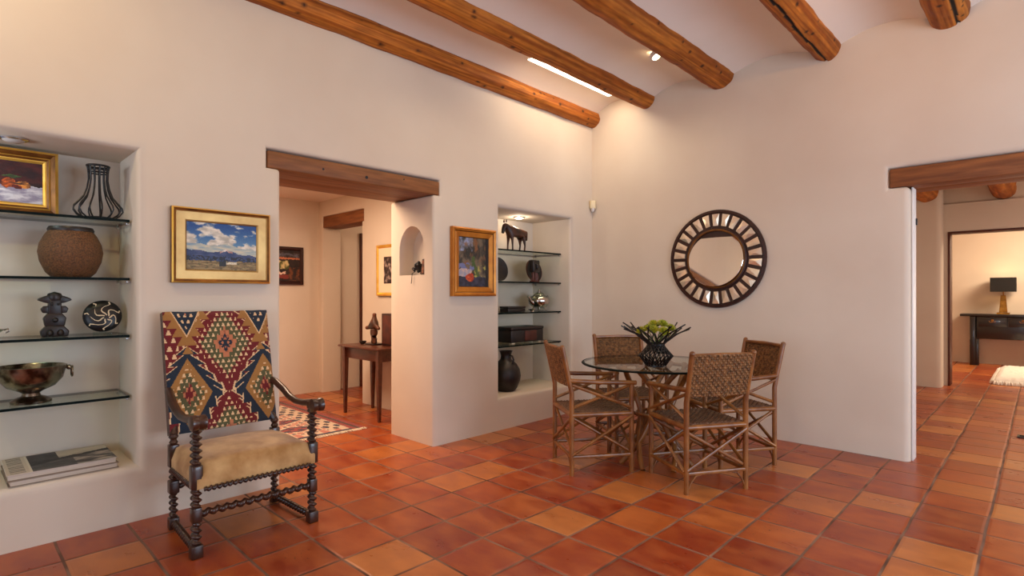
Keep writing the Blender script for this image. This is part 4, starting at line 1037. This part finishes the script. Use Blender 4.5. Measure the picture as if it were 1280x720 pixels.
# shaggy white rug
t = thing('fur_rug', 'shaggy white fur rug on the far room floor', 'rug', (3.75, 6.1, .002))
bm = MB(); nu_, nv_ = 60, 70; gg = []
for j in range(nv_+1):
    for_row = []
    for i in range(nu_+1):
        u, v_ = i/nu_, j/nv_; x = -.66+1.32*u; y = -.95+1.9*v_
        e = min(u, 1-u, v_, 1-v_); x += .03*nz(v_*14, 3, 1)*(1 if e < .02 else .2); y += .03*nz(u*14, 5, 2)*(1 if e < .02 else .2)
        z = .0 if e == 0 else min(1, e/.05)**.5*.10+.016*nz(u*26, v_*26, 4)
        for_row.append(bm.bm.verts.new((x, y, max(0.001, z))))
    gg.append(for_row)
for j in range(nv_):
    for i in range(nu_): bm.bm.faces.new((gg[j][i], gg[j][i+1], gg[j+1][i+1], gg[j+1][i]))
bm.build('pelt', FUR, t, smooth=60)
tf = MB(); rnd = random.Random(6)
for k in range(260):
    if k < 130: x, y, dx, dy = -.66+1.32*rnd.random(), -.95, rnd.uniform(-.03, .03), -rnd.uniform(.03, .07)
    else: x, y, dx, dy = -.66, -.95+1.9*rnd.random(), -rnd.uniform(.02, .05), rnd.uniform(-.03, .03)
    tf.tube([(x, y, .045), (x+dx*.6, y+dy*.6, .035), (x+dx, y+dy, .004)], [.012, .009, .002], 5)
tf.build('tufts', FUR, t)
t = thing('floor_register', 'thin black floor grille at the edge of the rear hall', 'vent', (3.60, 1.56, 0))
g = MB(); g.box(-.17, .17, -.05, -.035, 0, .012); g.box(-.17, .17, .035, .05, 0, .012); g.box(-.17, -.155, -.035, .035, 0, .012); g.box(.155, .17, -.035, .035, 0, .012); g.build('frame', BLACKM, t)
g = MB()
for k in range(9): x = -.12+.03*k; g.box(x-.006, x+.006, -.035, .035, 0, .008)
g.build('grille', BLACKM, t)

# ------------------------------------------------------------------ light
def area(name, loc, target, sx, sy, e, col, spread=None):
    l = bpy.data.lights.new(name, 'AREA'); l.shape = 'RECTANGLE'; l.size = sx; l.size_y = sy; l.energy = e; l.color = col
    if spread: l.spread = spread
    o = bpy.data.objects.new(name, l); COL.objects.link(o); o.location = loc
    o.rotation_euler = (Vector(target)-Vector(loc)).to_track_quat('-Z', 'Y').to_euler(); return o
def spot(name, loc, target, e, col, ang=80, blend=.8, size=.05):
    l = bpy.data.lights.new(name, 'SPOT'); l.energy = e; l.color = col; l.spot_size = math.radians(ang); l.spot_blend = blend; l.shadow_soft_size = size
    o = bpy.data.objects.new(name, l); COL.objects.link(o); o.location = loc
    o.rotation_euler = (Vector(target)-Vector(loc)).to_track_quat('-Z', 'Y').to_euler(); return o
def point(name, loc, e, col, size=.06):
    l = bpy.data.lights.new(name, 'POINT'); l.energy = e; l.color = col; l.shadow_soft_size = size
    o = bpy.data.objects.new(name, l); COL.objects.link(o); o.location = loc; return o
COOL, WARM, AMB = (.64, .80, 1.), (1., .74, .45), (1., .72, .42)
area('window_daylight', (3.6, -8.58, 1.4), (3.4, 0, .7), 4.0, 1.8, 85, COOL)
area('side_window_daylight', (6.58, -2.1, 1.4), (0, -1.2, .7), 3.0, 1.8, 140, COOL)
spot('ceiling_can', (1.235, -.80, 3.22), (1.1, .0, 1.2), 8, WARM, 120, 1.)
for i, (x, y) in enumerate(((1.06, -2.2), (2.72, -3.4), (4.3, -2.2))):
    spot('ceiling_can', (x, y, 3.28), (x-.25, y, 0), 36, WARM, 140, 1.)
spot('wall_wash', (1.06, -5.2, 3.2), (0, -5.0, 2.5), 48, (1., .76, .42), 130, 1.)
spot('wall_wash', (1.3, -3.2, 3.1), (0, -3.1, 2.5), 12, (1., .76, .46), 130, 1.)
spot('wall_wash', (.55, -.7, 3.2), (.55, -.0, 2.0), 9, (1., .90, .74), 130, 1.)
spot('wall_wash', (3.1, -1.5, 3.1), (2.8, 0, 2.5), 22, (1., .50, .16), 140, 1.)
spot('ceiling_fill', (5.6, -5.2, 1.8), (5.4, -4.6, 3.3), 70, (1., .84, .66), 150, 1.)  # two unseen uplights added to brighten the ceiling, no floor lamps stand here
spot('ceiling_fill', (2.0, -6.6, 1.8), (1.9, -6.0, 3.3), 95, (1., .86, .70), 150, 1.)
point('niche_point_light', (-.3, -.86, 2.0), 2.6, (1., .82, .62), .03)
point('niche_point_light', (-.14, -5.15, 1.93), 5.2, (.82, .91, 1.), .03)  # unseen cool fill added beyond the view to brighten the left niche
area('passage_ceiling_lamp', (-1.25, -3.3, 2.42), (-1.25, -3.3, 0), .9, 1.4, 76, (1., .71, .49))
point('alcove_lamp', (-2.2, -.4, 2.2), 13, (1., .72, .50))
area('hall_window_daylight', (6.5, 2.4, 1.5), (0, -2.0, .8), 2.4, 1.8, 95, (1., .92, .82))
point('hall_fill', (3.9, 1.8, 1.1), 19, (1., .8, .58), .1)  # unseen fill added in mid-air to lift the lintel underside and pier
point('far_lamp', (3.095, 7.83, 1.66), 1.6, (1., .74, .42), .04)
area('far_room_lamp', (4.4, 6.4, 2.7), (3.6, 7.2, 0), 1.5, 1.5, 165, (1., .78, .56))
w = bpy.data.worlds.new('world'); SC.world = w; w.use_nodes = True
bg = w.node_tree.nodes.get('Background'); bg.inputs[0].default_value = (.75, .85, 1, 1); bg.inputs[1].default_value = .6

# ------------------------------------------------------------------ camera
F_PX = 686.6
cam = bpy.data.cameras.new('camera'); cam.sensor_width = 36; cam.lens = F_PX/1280*36; cam.shift_y = 8/1280; cam.clip_start = .05
co = bpy.data.objects.new('camera', cam); COL.objects.link(co)
co.location = (3.594, -4.992, 1.25); co.rotation_euler = (PI/2, 0, math.atan(664/F_PX)); SC.camera = co
SC.view_settings.view_transform = 'Standard'; SC.view_settings.look = 'None'; SC.view_settings.gamma = 1; SC.view_settings.exposure = 0
SC.view_settings.use_curve_mapping = False
SC.cycles.use_denoising = True; SC.cycles.max_bounces = 8; SC.cycles.diffuse_bounces = 5; SC.cycles.transparent_max_bounces = 16
SC.cycles.sample_clamp_indirect = 6; SC.cycles.caustics_reflective = False; SC.cycles.caustics_refractive = False
